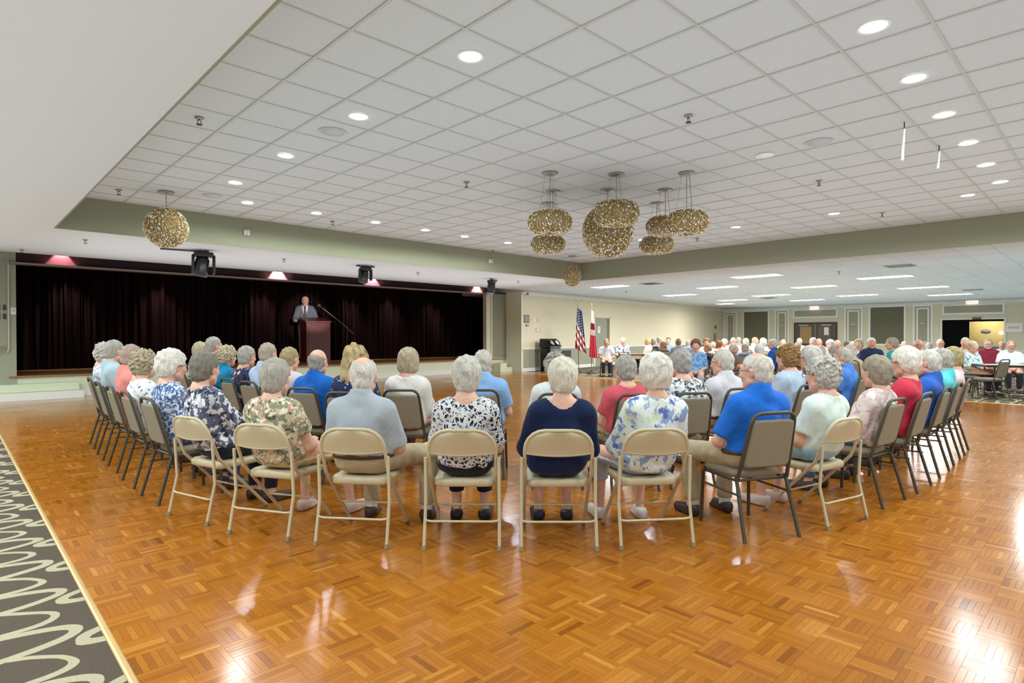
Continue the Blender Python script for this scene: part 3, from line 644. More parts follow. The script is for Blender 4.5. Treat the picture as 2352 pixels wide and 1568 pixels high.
heat_vent()
# EXIT signs
def exit_sign(y, z, label, col):
    e = empty('exit_sign', (36.85, y, z)); tag(e, label, 'exit sign')
    m = MB(); m.bevbox((-.03, -.24, -.12), (.03, .24, .12), .015, axis=0); m.build('sign_box', mat_emit('exit_face', 'f2d6cc', .55), e)
    m = MB()   # EXIT in block strokes; y runs right to left as seen from the hall
    def st(y0, z0, y1, z1, w=.022):
        n = math.hypot(y1-y0, z1-z0); dy, dz = -(z1-z0)/n*w/2, (y1-y0)/n*w/2
        q = [(y0+dy, z0+dz), (y1+dy, z1+dz), (y1-dy, z1-dz), (y0-dy, z0-dz)]
        m.add([(-.034, a, b) for a, b in q]+[(-.029, a, b) for a, b in q], [(0,1,2,3),(7,6,5,4),(0,4,5,1),(1,5,6,2),(2,6,7,3),(3,7,4,0)])
    st(.19, -.07, .19, .07)
    for z in (-.06, 0, .06): st(.19, z, .11, z)
    st(.075, -.07, -.005, .07); st(-.005, -.07, .075, .07); st(-.055, -.07, -.055, .07); st(-.14, -.07, -.14, .06); st(-.09, .06, -.19, .06)
    m.build('lettering', mat_emit('exit_red', col, .9), e)
exit_sign(5.3, 3.1, 'red lettered exit sign above the wide opening at the right', 'e8506a'); exit_sign(12.7, 3.06, 'pale exit sign above the brown double doors', 'e8a08c')
e = empty('paper_notice', (36.97, 3.72, 1.78)); tag(e, 'white paper notice on the far wall right of the wide opening', 'notice')
m = MB(); m.box((-.012, -.34, -.22), (0, .34, .22)); m.build('sheet', M_WHITE, e); m = MB(); m.box((-.014, -.2, -.05), (-.012, .2, .06)); m.build('print', M_LTGREY, e)
# left pier fittings
for z0, nm in ((2.06, 'upper'), (1.86, 'lower')):
    e = empty('switch_pair', (.88, 17.3, z0)); tag(e, nm+' pair of dark switches on the green pier at the far left', 'switch')
    for x in (-.05, .05): m = MB(); m.bevbox((x-.025, -.02, -.06), (x+.025, -.001, .06), .008, axis=1); m.build('switch', M_CHARC, e)
e = empty('thermostat', (1.08, 17.3, 1.98)); tag(e, 'small white box on the edge of the left stage pier', 'wall box'); m = MB(); m.bevbox((-.05, -.03, -.08), (.05, -.001, .08), .01, axis=1); m.build('cover', M_WHITE, e); m = MB(); m.box((-.03, -.034, -.01), (.03, -.03, .05)); m.build('screen', M_LTGREY, e)
e = empty('wall_pipe', (1.0, 17.3, 2.1)); tag(e, 'thin pale conduit pipe running down the left stage pier', 'pipe'); m = MB(); m.tube([(0, -.03, 1.0), (0, -.03, -.95), (-.03, -.03, -1.05)], .018, 8); m.build('conduit', M_LTGREY, e)
for k in (.7, -.4): m = MB(); m.box((-.03, -.035, k), (.03, 0, k+.03)); m.build('clip', M_STEEL, e)
e = empty('handrail', (.6, 17.1, 1.0)); tag(e, 'pale wooden handrail end at the left stage steps', 'handrail'); m = MB(); m.tube([(-.6, -.3, -.25), (.2, .05, .18), (.28, .1, .22)], .03, 8); m.build('rail', mat('pale_wood', 'b5a58c', .5), e); m = MB(); m.tube([(.15, .05, .15), (.15, .2, .1)], .012, 6); m.build('bracket', M_STEEL, e)
e = empty('handrail', (16.5, 17.15, 1.2)); tag(e, 'dark double handrail by the right stage steps', 'handrail')
for dz in (0, -.13): m = MB(); m.tube([(-.02, 0, .2+dz), (.65, 0, -.2+dz)], .016, 8); m.build('rail', M_DARK, e)
for x in (.05, .55): m = MB(); m.tube([(x, 0, .2-.6*x), (x, .15, .1-.6*x)], .01, 6); m.build('bracket', M_DARK, e)

# ------------------------------------------------------------------ bin, flags, lectern, tables
e = empty('recycling_bin', (17.45, 15.95, 0), WA); tag(e, 'black two hole recycling bin against the cream wall', 'bin')
m = MB(); m.bevbox((-.36, -.27, .0), (.36, .27, .95), .06); m.build('body', M_BLK, e)
m = MB(); m.loft([[(-.37, -.28, .95), (.37, -.28, .95), (.37, .28, .95), (-.37, .28, .95)], [(-.37, -.27, 1.0), (.37, -.27, 1.0), (.37, .28, 1.0), (-.37, .28, 1.0)], [(-.34, -.05, 1.3), (.34, -.05, 1.3), (.34, .28, 1.3), (-.34, .28, 1.3)]], caps=True, sm=False); m.build('hood', M_BLK, e)
for x, c in ((-.17, 'a79f92'), (.17, 'e8e6e0')):
    m = MB(); m.lathe([(0, 0), (.125, 0), (.125, .03), (0, .03)], 20); o = m.build('hole', mat('bin_hole_'+c, c, .6), e, (x, -.18, 1.13)); o.rotation_euler = (PI/2-.62, 0, 0)
    m = MB(); m.lathe([(.12, 0), (.15, 0), (.15, .05), (.12, .05)], 20); o = m.build('hole_rim', M_BLK, e, (x, -.18, 1.13)); o.rotation_euler = (PI/2-.62, 0, 0)
def m_usflag():
    q = NT('striped_flag'); uv = q.node('ShaderNodeUVMap').outputs[0]; sx = q.node('ShaderNodeSeparateXYZ'); q.link(uv, sx.inputs[0]); u, v = sx.outputs[0], sx.outputs[1]
    st = q.math('LESS_THAN', q.math('FLOORED_MODULO', q.math('MULTIPLY', v, 13), 2.0), 1.0)
    c = q.mix(st, lin('e4dcd6'), lin('9e2f3a'))
    can = q.math('MULTIPLY', q.math('LESS_THAN', u, .42), q.math('GREATER_THAN', v, .46))
    vo = q.node('ShaderNodeTexVoronoi'); vo.inputs['Randomness'].default_value = 0; q.link(q.mapping(uv, (26, 18, 1)), vo.inputs['Vector']); vo.inputs['Scale'].default_value = 1
    star = q.math('LESS_THAN', vo.outputs['Distance'], .28)
    q.link(q.mix(can, c, q.mix(star, lin('2b3560'), lin('dcdce6'))), q.b.inputs['Base Color']); q.set(Roughness=.8); return q.m
def m_redflag():
    q = NT('red_white_flag'); uv = q.node('ShaderNodeUVMap').outputs[0]; sx = q.node('ShaderNodeSeparateXYZ'); q.link(uv, sx.inputs[0])
    q.link(q.ramp(sx.outputs[1], [(0, lin('c8384a')), (.48, lin('d8c8c4')), (.60, lin('8c1526')), (.74, lin('e2ded4'))], 'CONSTANT'), q.b.inputs['Base Color']); q.set(Roughness=.8); return q.m
def flag(loc, label, H, mm, wtop, wbot, ztop, zbot, finial, slant):
    e = empty('flag', loc, math.radians(-40)); tag(e, label, 'flag')
    m = MB(); m.lathe([(0, 0), (.2, 0), (.2, .03), (.06, .06), (.03, .12), (0, .12)], 20); m.build('stand', M_DARK, e)
    m = MB(); m.tube([(0, 0, .08), (0, 0, H)], .016, 10); m.build('pole', mat('flag_pole', '8d7a55', .4, metal=.3), e)
    m = MB()
    if finial == 'eagle':
        m.lathe([(0, 0), (.035, .0), (.02, .03), (.03, .06), (0, .1)], 12, (0, 0, H)); 
        m.add([(-.02, 0, H+.06), (-.15, .02, H+.11), (-.13, -.01, H+.04), (.02, 0, H+.06), (.15, .02, H+.11), (.13, -.01, H+.04), (0, -.03, H+.03)], [(0, 1, 2), (3, 5, 4), (0, 2, 6), (3, 6, 5)])
    else: m.lathe([(0, 0), (.03, .02), (.015, .1), (0, .14)], 10, (0, 0, H))
    m.build('finial', mat('flag_gold', 'b8975a', .35, metal=.6), e)
    nu, nv = 40, 28; V = np.zeros((nv, nu, 3)); UV = np.zeros((nv, nu, 2))
    for j in range(nv):
        v = j/(nv-1)
        for i in range(nu):
            u = i/(nu-1); w = wtop+(wbot-wtop)*(1-v)
            x = -.35*w+w*u+.02*math.sin(u*22); y = .05*math.sin(u*2*PI*3.5+v*1.2)*(1.0-.3*v)-.085
            V[j, i] = (x, y, zbot+(ztop-zbot)*v-slant*u*(1-.3*v)); UV[j, i] = (u, v) if slant < .2 else (.12+.28*u, min(1, max(0, .05+.85*v+.28*(u-.5))))
    I = np.arange(nu*nv).reshape(nv, nu); F = np.stack([I[:-1, :-1], I[:-1, 1:], I[1:, 1:], I[1:, :-1]], 2).reshape(-1, 4)
    put('cloth', np_mesh('cloth', V.reshape(-1, 3), F, [mm], uv=UV.reshape(-1, 2)[F.ravel()]), e)
flag((17.45, 14.5, 0), 'drooping red, white and blue national flag with stars on a gold topped pole', 2.70, m_usflag(), .16, .44, 2.52, .95, 'eagle', .22)
flag((17.40, 13.83, 0), 'drooping red and white flag on a second pole', 2.52, m_redflag(), .06, .30, 2.35, .62, 'spear', .05)
# lectern and microphone
M_MAH = None
def m_mahogany():
    q = NT('mahogany'); v = q.co(); n = q.noise(q.mapping(v, (6, 6, .8)), 4, 4, .6, .4)
    q.link(q.ramp(n.outputs[0], [(.3, lin('4e1d1c')), (.7, lin('70302c'))]), q.b.inputs['Base Color']); q.set(Roughness=.35); return q.m
M_MAH = m_mahogany()
le = empty('lectern', (9.07, 19.15, .52), math.radians(-8)); tag(le, 'tall dark red wooden lectern at the front of the stage', 'lectern')
m = MB(); m.box((-.40, -.36, 0), (.40, -.33, 1.38)); m.box((-.34, -.375, .12), (.34, -.36, 1.28)); m.build('front_panel', M_MAH, le)
for x in (-1, 1): m = MB(); m.box((min(x*.37, x*.40), -.33, 0), (max(x*.37, x*.40), .33, 1.40)); m.build('side_panel', M_MAH, le)
m = MB(); m.box((-.42, -.38, 0), (.42, .35, .07)); m.build('plinth', M_MAH, le)
m = MB(); m.add([(-.44, -.4, 1.36), (.44, -.4, 1.36), (.44, .36, 1.50), (-.44, .36, 1.50), (-.44, -.4, 1.40), (.44, -.4, 1.40), (.44, .36, 1.54), (-.44, .36, 1.54)], [(0,3,2,1),(4,5,6,7),(0,1,5,4),(1,2,6,5),(2,3,7,6),(3,0,4,7)]); m.build('sloped_top', M_MAH, le)
mi = empty('microphone_stand', (10.08, 18.85, .52)); tag(mi, 'grey boom microphone stand reaching over the lectern', 'microphone')
m = MB(); m.lathe([(0, 0), (.16, 0), (.15, .03), (.03, .04), (0, .04)], 18); m.build('base', M_BLK, mi)
m = MB(); m.tube([(0, 0, .03), (0, 0, 1.22)], .014, 8); m.build('upright', M_BLK, mi)
m = MB(); m.tube([(.22, -.06, .98), (-.05, .0, 1.24), (-.78, .22, 1.86)], .017, 8); m.build('boom', mat('grey_metal', '77767a', .4, metal=.5), mi)
m = MB(); m.lathe([(0, 0), (.03, 0), (.035, .12), (.06, .14), (.06, .2), (0, .23)], 14); o = m.build('mic', M_CHARC, mi, (-.78, .22, 1.84)); o.rotation_euler = (0, math.radians(-50), 0)
# tables
M_TOP = mat('table_laminate', 'b9b09c', .4); M_TEDGE = mat('table_edge', '332f29', .5)
def table(loc, rz, L, W, label):
    e = empty('folding_table', loc, rz); tag(e, label, 'table')
    m = MB(); m.box((-L/2, -W/2, .715), (L/2, W/2, .74)); m.build('tabletop', M_TOP, e)
    m = MB()
    for a, b in (((-L/2-.006, -W/2-.006, .69), (L/2+.006, -W/2, .742)), ((-L/2-.006, W/2, .69), (L/2+.006, W/2+.006, .742)), ((-L/2-.006, -W/2, .69), (-L/2, W/2, .742)), ((L/2, -W/2, .69), (L/2+.006, W/2, .742))): m.box(a, b)
    m.build('edge_band', M_TEDGE, e)
    for x in (-1, 1):
        for y in (-1, 1): m = MB(); m.tube([(x*(L/2-.2), y*(W/2-.12), 0), (x*(L/2-.2), y*(W/2-.12), .71)], .016, 8); m.build('leg', M_CHARC, e)
        m = MB(); m.tube([(x*(L/2-.2), -W/2+.12, .2), (x*(L/2-.2), W/2-.12, .2)], .01, 6); m.build('brace', M_CHARC, e)
table((17.6, 1.35, 0), math.radians(-62), 2.2, .76, 'dark edged table at the right with three people seated around it')
table((18.55, 12.6, 0), math.radians(-62), 1.3, .7, 'dark edged table below the cream wall, right of the flags')
# ------------------------------------------------------------------ chairs
M_FOLD = mat('beige_enamel', 'c6b898', .38, spec=.5); M_FOLD2 = mat('beige_enamel_panel', 'bfb192', .42); M_RUB = mat('rubber_foot', '8d8064', .7)
M_FRAME = mat('bronze_frame', '4f4a40', .4, metal=.35); M_UPH = mat('taupe_upholstery', '8f8673', .85, noise=.08, nscale=60, bump=.2, bscale=260, spec=.2)
def rounded_u(w, z0, z1, r, n=5):
    pts = [(-w, z0)]
    pts += [(-w+r-r*math.cos(math.radians(a)), z1-r+r*math.sin(math.radians(a))) for a in np.linspace(0, 90, n+1)]
    pts += [(w-r+r*math.sin(math.radians(a)), z1-r+r*math.cos(math.radians(a))) for a in np.linspace(0, 90, n+1)]
    return pts+[(w, z0)]
def make_folding():
    e = empty('folding_chair')
    def ypl(z): return -.30+(.785-z)*.30 if z > .5 else -.2145+(.5-z)*.93       # the back frame leans and kinks at the seat, front feet ahead
    m = MB(); pts = [(x, ypl(z), z) for x, z in rounded_u(.222, .47, .785, .13)]; m.tube(pts, .0125, 8); m.build('back_frame', M_FOLD, e)
    for s in (-1, 1):
        m = MB(); m.tube([(s*.222, ypl(.47), .47), (s*.222, ypl(.02), .02)], .0125, 8); m.build('front_leg', M_FOLD, e)
        m = MB(); m.tube([(s*.243, ypl(.60)-.01, .60), (s*.245, -.235, .30), (s*.247, -.30, .02)], .0115, 8); m.build('rear_leg', M_FOLD, e)
        m = MB(); m.tube([(s*.222, ypl(0), .0), (s*.222, ypl(.03), .03)], .015, 8); m.build('foot_cap', M_RUB, e); m = MB(); m.tube([(s*.247, -.303, .0), (s*.247, -.297, .03)], .0145, 8); m.build('foot_cap', M_RUB, e)
    m = MB(); m.tube([(-.246, -.262, .20), (-.236, -.266, .185), (-.20, -.268, .18), (.20, -.268, .18), (.236, -.266, .185), (.246, -.262, .20)], .008, 6); m.build('rear_crossbar', M_FOLD, e)
    m = MB(); m.tube([(-.222, ypl(.20), .20), (.222, ypl(.20), .20)], .008, 6); m.build('front_crossbar', M_FOLD, e)
    # pressed steel back panel wrapped inside the frame
    U = rounded_u(.212, .63, .775, .12, 8); nz = 9; V = []; zs = np.linspace(.630, .775, nz)
    def halfw(z): return .214 if z < .655 else .214-.12+math.sqrt(max(0, .12**2-(z-.655)**2))
    m = MB(); front = []; back = []
    for z in zs:
        hw = halfw(z); row = []; rowb = []
        for t in np.linspace(-1, 1, 15):
            x = t*hw; bow = -.030*(1-t*t)
            row.append((x, ypl(z)+bow+.006, z-.012*(1-t*t)*(1 if z < .635 else 0))); rowb.append((x, ypl(z)+bow-.006, z-.012*(1-t*t)*(1 if z < .635 else 0)))
        front.append(row); back.append(rowb)
    m.loft(front, closed=False); m.loft([r[::-1] for r in back], closed=False)
    for i in range(nz-1):
        for a, b in ((0, 0), (-1, -1)): m.add([front[i][a], front[i+1][a], back[i+1][a], back[i][a]], [(0, 1, 2, 3)])
    m.loft([front[0], back[0]], closed=False); m.loft([front[-1], back[-1]], closed=False)
    m.tube([(t*.214, ypl(.630)-.030*(1-t*t), .630-.012*(1-t*t)) for t in np.linspace(-1, 1, 13)], .009, 6)
    m.build('backrest', M_FOLD2, e)
    # seat with rolled edge
    def ring(w, d, z, r):
        out = []
        for cx, cy, st in ((w-r, d-r, 0), (-w+r, d-r, 90), (-w+r, -d+r, 180), (w-r, -d+r, 270)):
            for k in range(6): t = math.radians(st+k*18); out.append((cx+r*math.cos(t), .03+cy+r*math.sin(t), z))
        return out
    m = MB(); m.loft([ring(.195, .19, .382, .05), ring(.205, .20, .388, .06), ring(.207, .202, .424, .06), ring(.195, .19, .436, .06), ring(.15, .145, .436, .05), ring(.1, .1, .432, .04)], caps=True); m.build('seat', M_FOLD, e)
    return e
def make_banquet():
    e = empty('banquet_chair')
    def yb(z): return -.205-(z-.43)*.26
    def hx(z): return .205-.03*(z-.43)/.45
    top, r = .875, .07; pts = []
    for s in (1,):
        L = [(-hx(.40), .40), (-hx(.62), .62), (-hx(top-r), top-r)]
        w = hx(top)
        L += [(-w+r-r*math.cos(math.radians(a)), top-r+r*math.sin(math.radians(a))) for a in (22, 45, 67, 90)]
        L += [(w-r+r*math.sin(math.radians(a)), top-r+r*math.cos(math.radians(a))) for a in (0, 22, 45, 67, 90)]
        L += [(hx(.62), .62), (hx(.40), .40)]
        pts = [(x, yb(z), z) for x, z in L]
    m = MB(); m.tube(pts, .0135, 8); m.build('back_frame', M_FRAME, e)
    for s in (-1, 1):
        m = MB(); m.tube([(s*.205, -.18, .42), (s*.208, -.20, .36), (s*.225, -.30, .0)], .0135, 8); m.build('leg', M_FRAME, e)
        m = MB(); m.tube([(s*.20, .17, .42), (s*.205, .20, .38), (s*.215, .215, .0)], .0135, 8); m.build('leg', M_FRAME, e)
    m = MB(); m.tube([(-.203, -.185, .395), (-.203, .19, .395), (.203, .19, .395), (.203, -.185, .395)], .011, 6, closed=True); m.build('seat_frame', M_FRAME, e)
    for s in (-1, 1): m = MB(); m.tube([(s*.208, .195, .30), (s*.213, -.235, .30)], .008, 6); m.build('side_stretcher', M_FRAME, e)
    # padded back
    m = MB(); rings = []
    for (ins, off) in ((.012, -.016), (.0, -.010), (.0, .012), (.012, .026), (.05, .034)):
        R_ = []
        z0, z1, rr = .485+ins, .825-ins, .035
        for (sx, zc, st) in ((1, z1-rr, 0), (-1, z1-rr, 90), (-1, z0+rr, 180), (1, z0+rr, 270)):
            for k in range(5):
                t = math.radians(st+k*22.5); z = zc+rr*math.sin(t); x = sx*(hx(zc)-.012-ins-rr)+rr*math.cos(t); R_.append((x, yb(z)+off, z))
        rings.append(R_)
    m.loft(rings, caps=True); m.build('backrest', M_UPH, e)
    m = MB(); rings = []
    for (ins, z) in ((.012, .402), (0, .412), (0, .44), (.012, .456), (.05, .465)):
        R_ = []
        for cx, cy, st in ((.205, .205, 0), (-.205, .205, 90), (-.19, -.19, 180), (.19, -.19, 270)):
            rr = .06; sx = 1 if cx > 0 else -1; sy = 1 if cy > 0 else -1
            for k in range(5):
                t = math.radians(st+k*22.5); R_.append((cx-sx*(rr+ins)+rr*math.cos(t), .02+cy-sy*(rr+ins)+rr*math.sin(t), z))
        rings.append(R_)
    m.loft(rings, caps=True); m.build('seat', M_UPH, e)
    return e
PROTO = {'fold': make_folding(), 'banq': make_banquet()}; USED = {'fold': False, 'banq': False}
GRP = {'fold': 'beige folding chairs of the outer row', 'banq': 'taupe banquet chairs'}
def chair(kind, x, y, az, label, group):
    c = PROTO[kind] if not USED[kind] else copy_tree(PROTO[kind]); USED[kind] = True
    c.location = (x, y, 0); c.rotation_euler = (0, 0, math.radians(az-90)); tag(c, label, 'chair', group); return c

# ------------------------------------------------------------------ people: smooth blended solids meshed on a grid
def A3(*p): return np.array(p, float)
class Field:
    def __init__(s, lo, hi, h):
        s.lo = np.array(lo, float)-h; s.h = h; s.n = np.ceil((np.array(hi)-lo)/h).astype(int)+3
        s.ax = [s.lo[i]+h*np.arange(s.n[i]) for i in range(3)]; s.d = np.full(s.n, .5, np.float64)
    def _slice(s, lo, hi, mg):
        a = np.clip(np.floor((np.array(lo)-mg-s.lo)/s.h).astype(int), 0, s.n); b = np.clip(np.ceil((np.array(hi)+mg-s.lo)/s.h).astype(int)+1, 0, s.n)
        return a, b
    def prim(s, p, off=0.0):
        ty = p[0]
        if ty == 'c':
            _, a, b, ra, rb, k = p[:6]; flat = p[6] if len(p) > 6 else None
            r = max(ra, rb)+off; lo, hi = np.minimum(a, b)-r, np.maximum(a, b)+r
        else:
            _, c, rad, k = p[:4]; rad = np.array(rad)+off; lo, hi = np.array(c)-rad, np.array(c)+rad
        i, j = s._slice(lo, hi, k+2*s.h+.012)
        if (j <= i).any(): return
        X = s.ax[0][i[0]:j[0], None, None]; Y = s.ax[1][None, i[1]:j[1], None]; Z = s.ax[2][None, None, i[2]:j[2]]
        if ty == 'c':
            ab = b-a; L2 = ab@ab+1e-12
            t0 = ((X-a[0])*ab[0]+(Y-a[1])*ab[1]+(Z-a[2])*ab[2])/L2; t = np.clip(t0, 0, 1)
            d = np.sqrt((X-a[0]-t*ab[0])**2+(Y-a[1]-t*ab[1])**2+(Z-a[2]-t*ab[2])**2)-(ra+(rb-ra)*t+off)
            if flat: d = np.maximum(d, (t0-1)*math.sqrt(L2))
            if flat == 2: d = np.maximum(d, -t0*math.sqrt(L2))
        else:
            x, y, z = (X-c[0])/rad[0], (Y-c[1])/rad[1], (Z-c[2])/rad[2]
            k0 = np.sqrt(x*x+y*y+z*z); k1 = np.sqrt((x/rad[0])**2+(y/rad[1])**2+(z/rad[2])**2)+1e-9
            d = k0*(k0-1)/k1
        sl = tuple(slice(i[q], j[q]) for q in range(3)); o = s.d[sl]
        if k > 0:
            hh = np.maximum(k-np.abs(o-d), 0)/k; s.d[sl] = np.minimum(o, d)-hh*hh*k*.25
        else: s.d[sl] = np.minimum(o, d)
    def mesh(s):
        f = s.d; sg = f < 0; n = np.array(f.shape)
        cnt = sum(sg[i:n[0]-1+i, j:n[1]-1+j, k:n[2]-1+k].astype(np.int8) for i in (0, 1) for j in (0, 1) for k in (0, 1))
        act = np.argwhere((cnt > 0) & (cnt < 8)); idx = np.full(cnt.shape, -1, np.int64); idx[act[:, 0], act[:, 1], act[:, 2]] = np.arange(len(act))
        pos = np.zeros((len(act), 3)); num = np.zeros(len(act))
        cor = [(i, j, k) for i in (0, 1) for j in (0, 1) for k in (0, 1)]
        vals = {c: f[act[:, 0]+c[0], act[:, 1]+c[1], act[:, 2]+c[2]] for c in cor}
        for c in cor:
            for a in range(3):
                if c[a] == 0:
                    e = list(c); e[a] = 1; e = tuple(e); v0, v1 = vals[c], vals[e]; m = (v0 < 0) != (v1 < 0)
                    t = np.where(m, v0/np.where(np.abs(v0-v1) < 1e-12, 1, v0-v1), 0); q = np.array(c, float)[None].repeat(len(act), 0); q[:, a] += t
                    pos += q*m[:, None]; num += m
        V = s.lo+s.h*(act+pos/num[:, None]); Q = []
        for a in range(3):
            b, c = (a+1) % 3, (a+2) % 3
            g0 = np.moveaxis(sg, a, 0); df = g0[:-1] != g0[1:]
            w = np.argwhere(np.moveaxis(df, 0, a))
            w = w[(w[:, b] > 0) & (w[:, c] > 0) & (w[:, b] < n[b]-1) & (w[:, c] < n[c]-1)]
            def ii(db, dc):
                q = w.copy(); q[:, b] -= db; q[:, c] -= dc; return idx[q[:, 0], q[:, 1], q[:, 2]]
            quad = np.stack([ii(1, 1), ii(0, 1), ii(0, 0), ii(1, 0)], 1); ins = sg[w[:, 0], w[:, 1], w[:, 2]]
            quad[~ins] = quad[~ins][:, ::-1]; Q.append(quad)
        Q = np.concatenate(Q); return V, Q[(Q >= 0).all(1)]
def wob(V, amp, wl, seed, n=7, squash=(1, 1, 1)):
    r = np.random.default_rng(seed); D = np.zeros_like(V)
    for i in range(n):
        w = r.normal(size=3); w = w/np.linalg.norm(w)*2*PI/(wl*r.uniform(.7, 1.5))*np.array(squash)
        D += np.sin(V@w+r.uniform(0, 6.28))[:, None]*r.normal(size=3)[None]
    return V+D*amp/math.sqrt(n)

HS = 1.10
HEADC = {}
def head_mesh(male, h):
    key = (male, h)
    if key in HEADC: return HEADC[key]
    F = Field((-.13, -.15, -.20), (.13, .17, .17), h); k = HS; P = []
    def e(c, r, kk): P.append(('e', np.array(c)*k, np.array(r)*k, kk))
    def c(a, b, ra, rb, kk): P.append(('c', np.array(a)*k, np.array(b)*k, ra*k, rb*k, kk))
    e((0, -.014, .032), (.076, .095, .094), .02); e((0, .03, -.02), (.062, .062, .075), .03)
    c((0, .03, -.05), (0, .062, -.092), .05 if male else .045, .026 if male else .022, .03)      # jaw and chin
    e((0, .07, .032), (.05, .018, .014), .02)                                                      # brow
    for s in (-1, 1):
        e((s*.036, .062, -.018), (.024, .022, .02), .02)                                             # cheek
        c((s*.05, .0, -.055), (s*.025, .05, -.085), .026, .022, .02)
        e((s*.079, -.012, -.004), (.010, .020, .032), .008); e((s*.083, -.02, .008), (.009, .012, .018), .006)   # ear
    c((0, .086, .022), (0, .108, -.022), .008, .0125, .012)
    for s in (-1, 1): e((s*.011, .098, -.026), (.009, .010, .008), .008)
    e((0, .084, -.052), (.022, .012, .006), .006); e((0, .082, -.064), (.019, .012, .007), .006)
    c((0, -.03, -.04), (0, -.045, -.17), .054 if male else .049, .058 if male else .052, .02)
    for p in P: F.prim(p)
    for s in (-1, 1):   # eye sockets
        X = F.ax[0][:, None, None]-s*.031*k; Y = F.ax[1][None, :, None]-.099*k; Z = F.ax[2][None, None, :]-.012*k
        d = np.sqrt(X*X+Y*Y+Z*Z)-.019*k; F.d = np.maximum(F.d, -d)
    V, Q = F.mesh(); q = V/k
    col = np.ones((len(V), 4)); 
    lips = np.exp(-((q[:, 0]/.022)**2+((q[:, 2]+.058)/.010)**2)**2)*(q[:, 1] > .07); mouth = np.exp(-((q[:, 0]/.02)**4+((q[:, 2]+.058)/.0022)**2))*(q[:, 1] > .07)
    chk = np.exp(-(((np.abs(q[:, 0])-.042)/.025)**2+((q[:, 2]+.02)/.025)**2))*(q[:, 1] > .03); nose = np.exp(-((q[:, 0]/.015)**2+((q[:, 2]+.02)/.018)**2))*(q[:, 1] > .09)
    ear = np.clip((np.abs(q[:, 0])-.078)/.01, 0, 1)
    brow = np.exp(-(((np.abs(q[:, 0])-.032)/.018)**4+((q[:, 2]-.036)/.006)**2))*(q[:, 1] > .06)
    for wt, c3 in ((lips, (.82, .48, .45)), (chk*.5, (1.0, .72, .66)), (nose*.5, (1., .72, .68)), (ear*.4, (1., .68, .62)), (mouth, (.4, .2, .18)), (brow*.8, (.75, .72, .70))):
        col[:, :3] = col[:, :3]*(1-wt[:, None])+np.array(c3)*wt[:, None]
    HEADC[key] = (V, Q, col); return HEADC[key]
HAIRC = {}
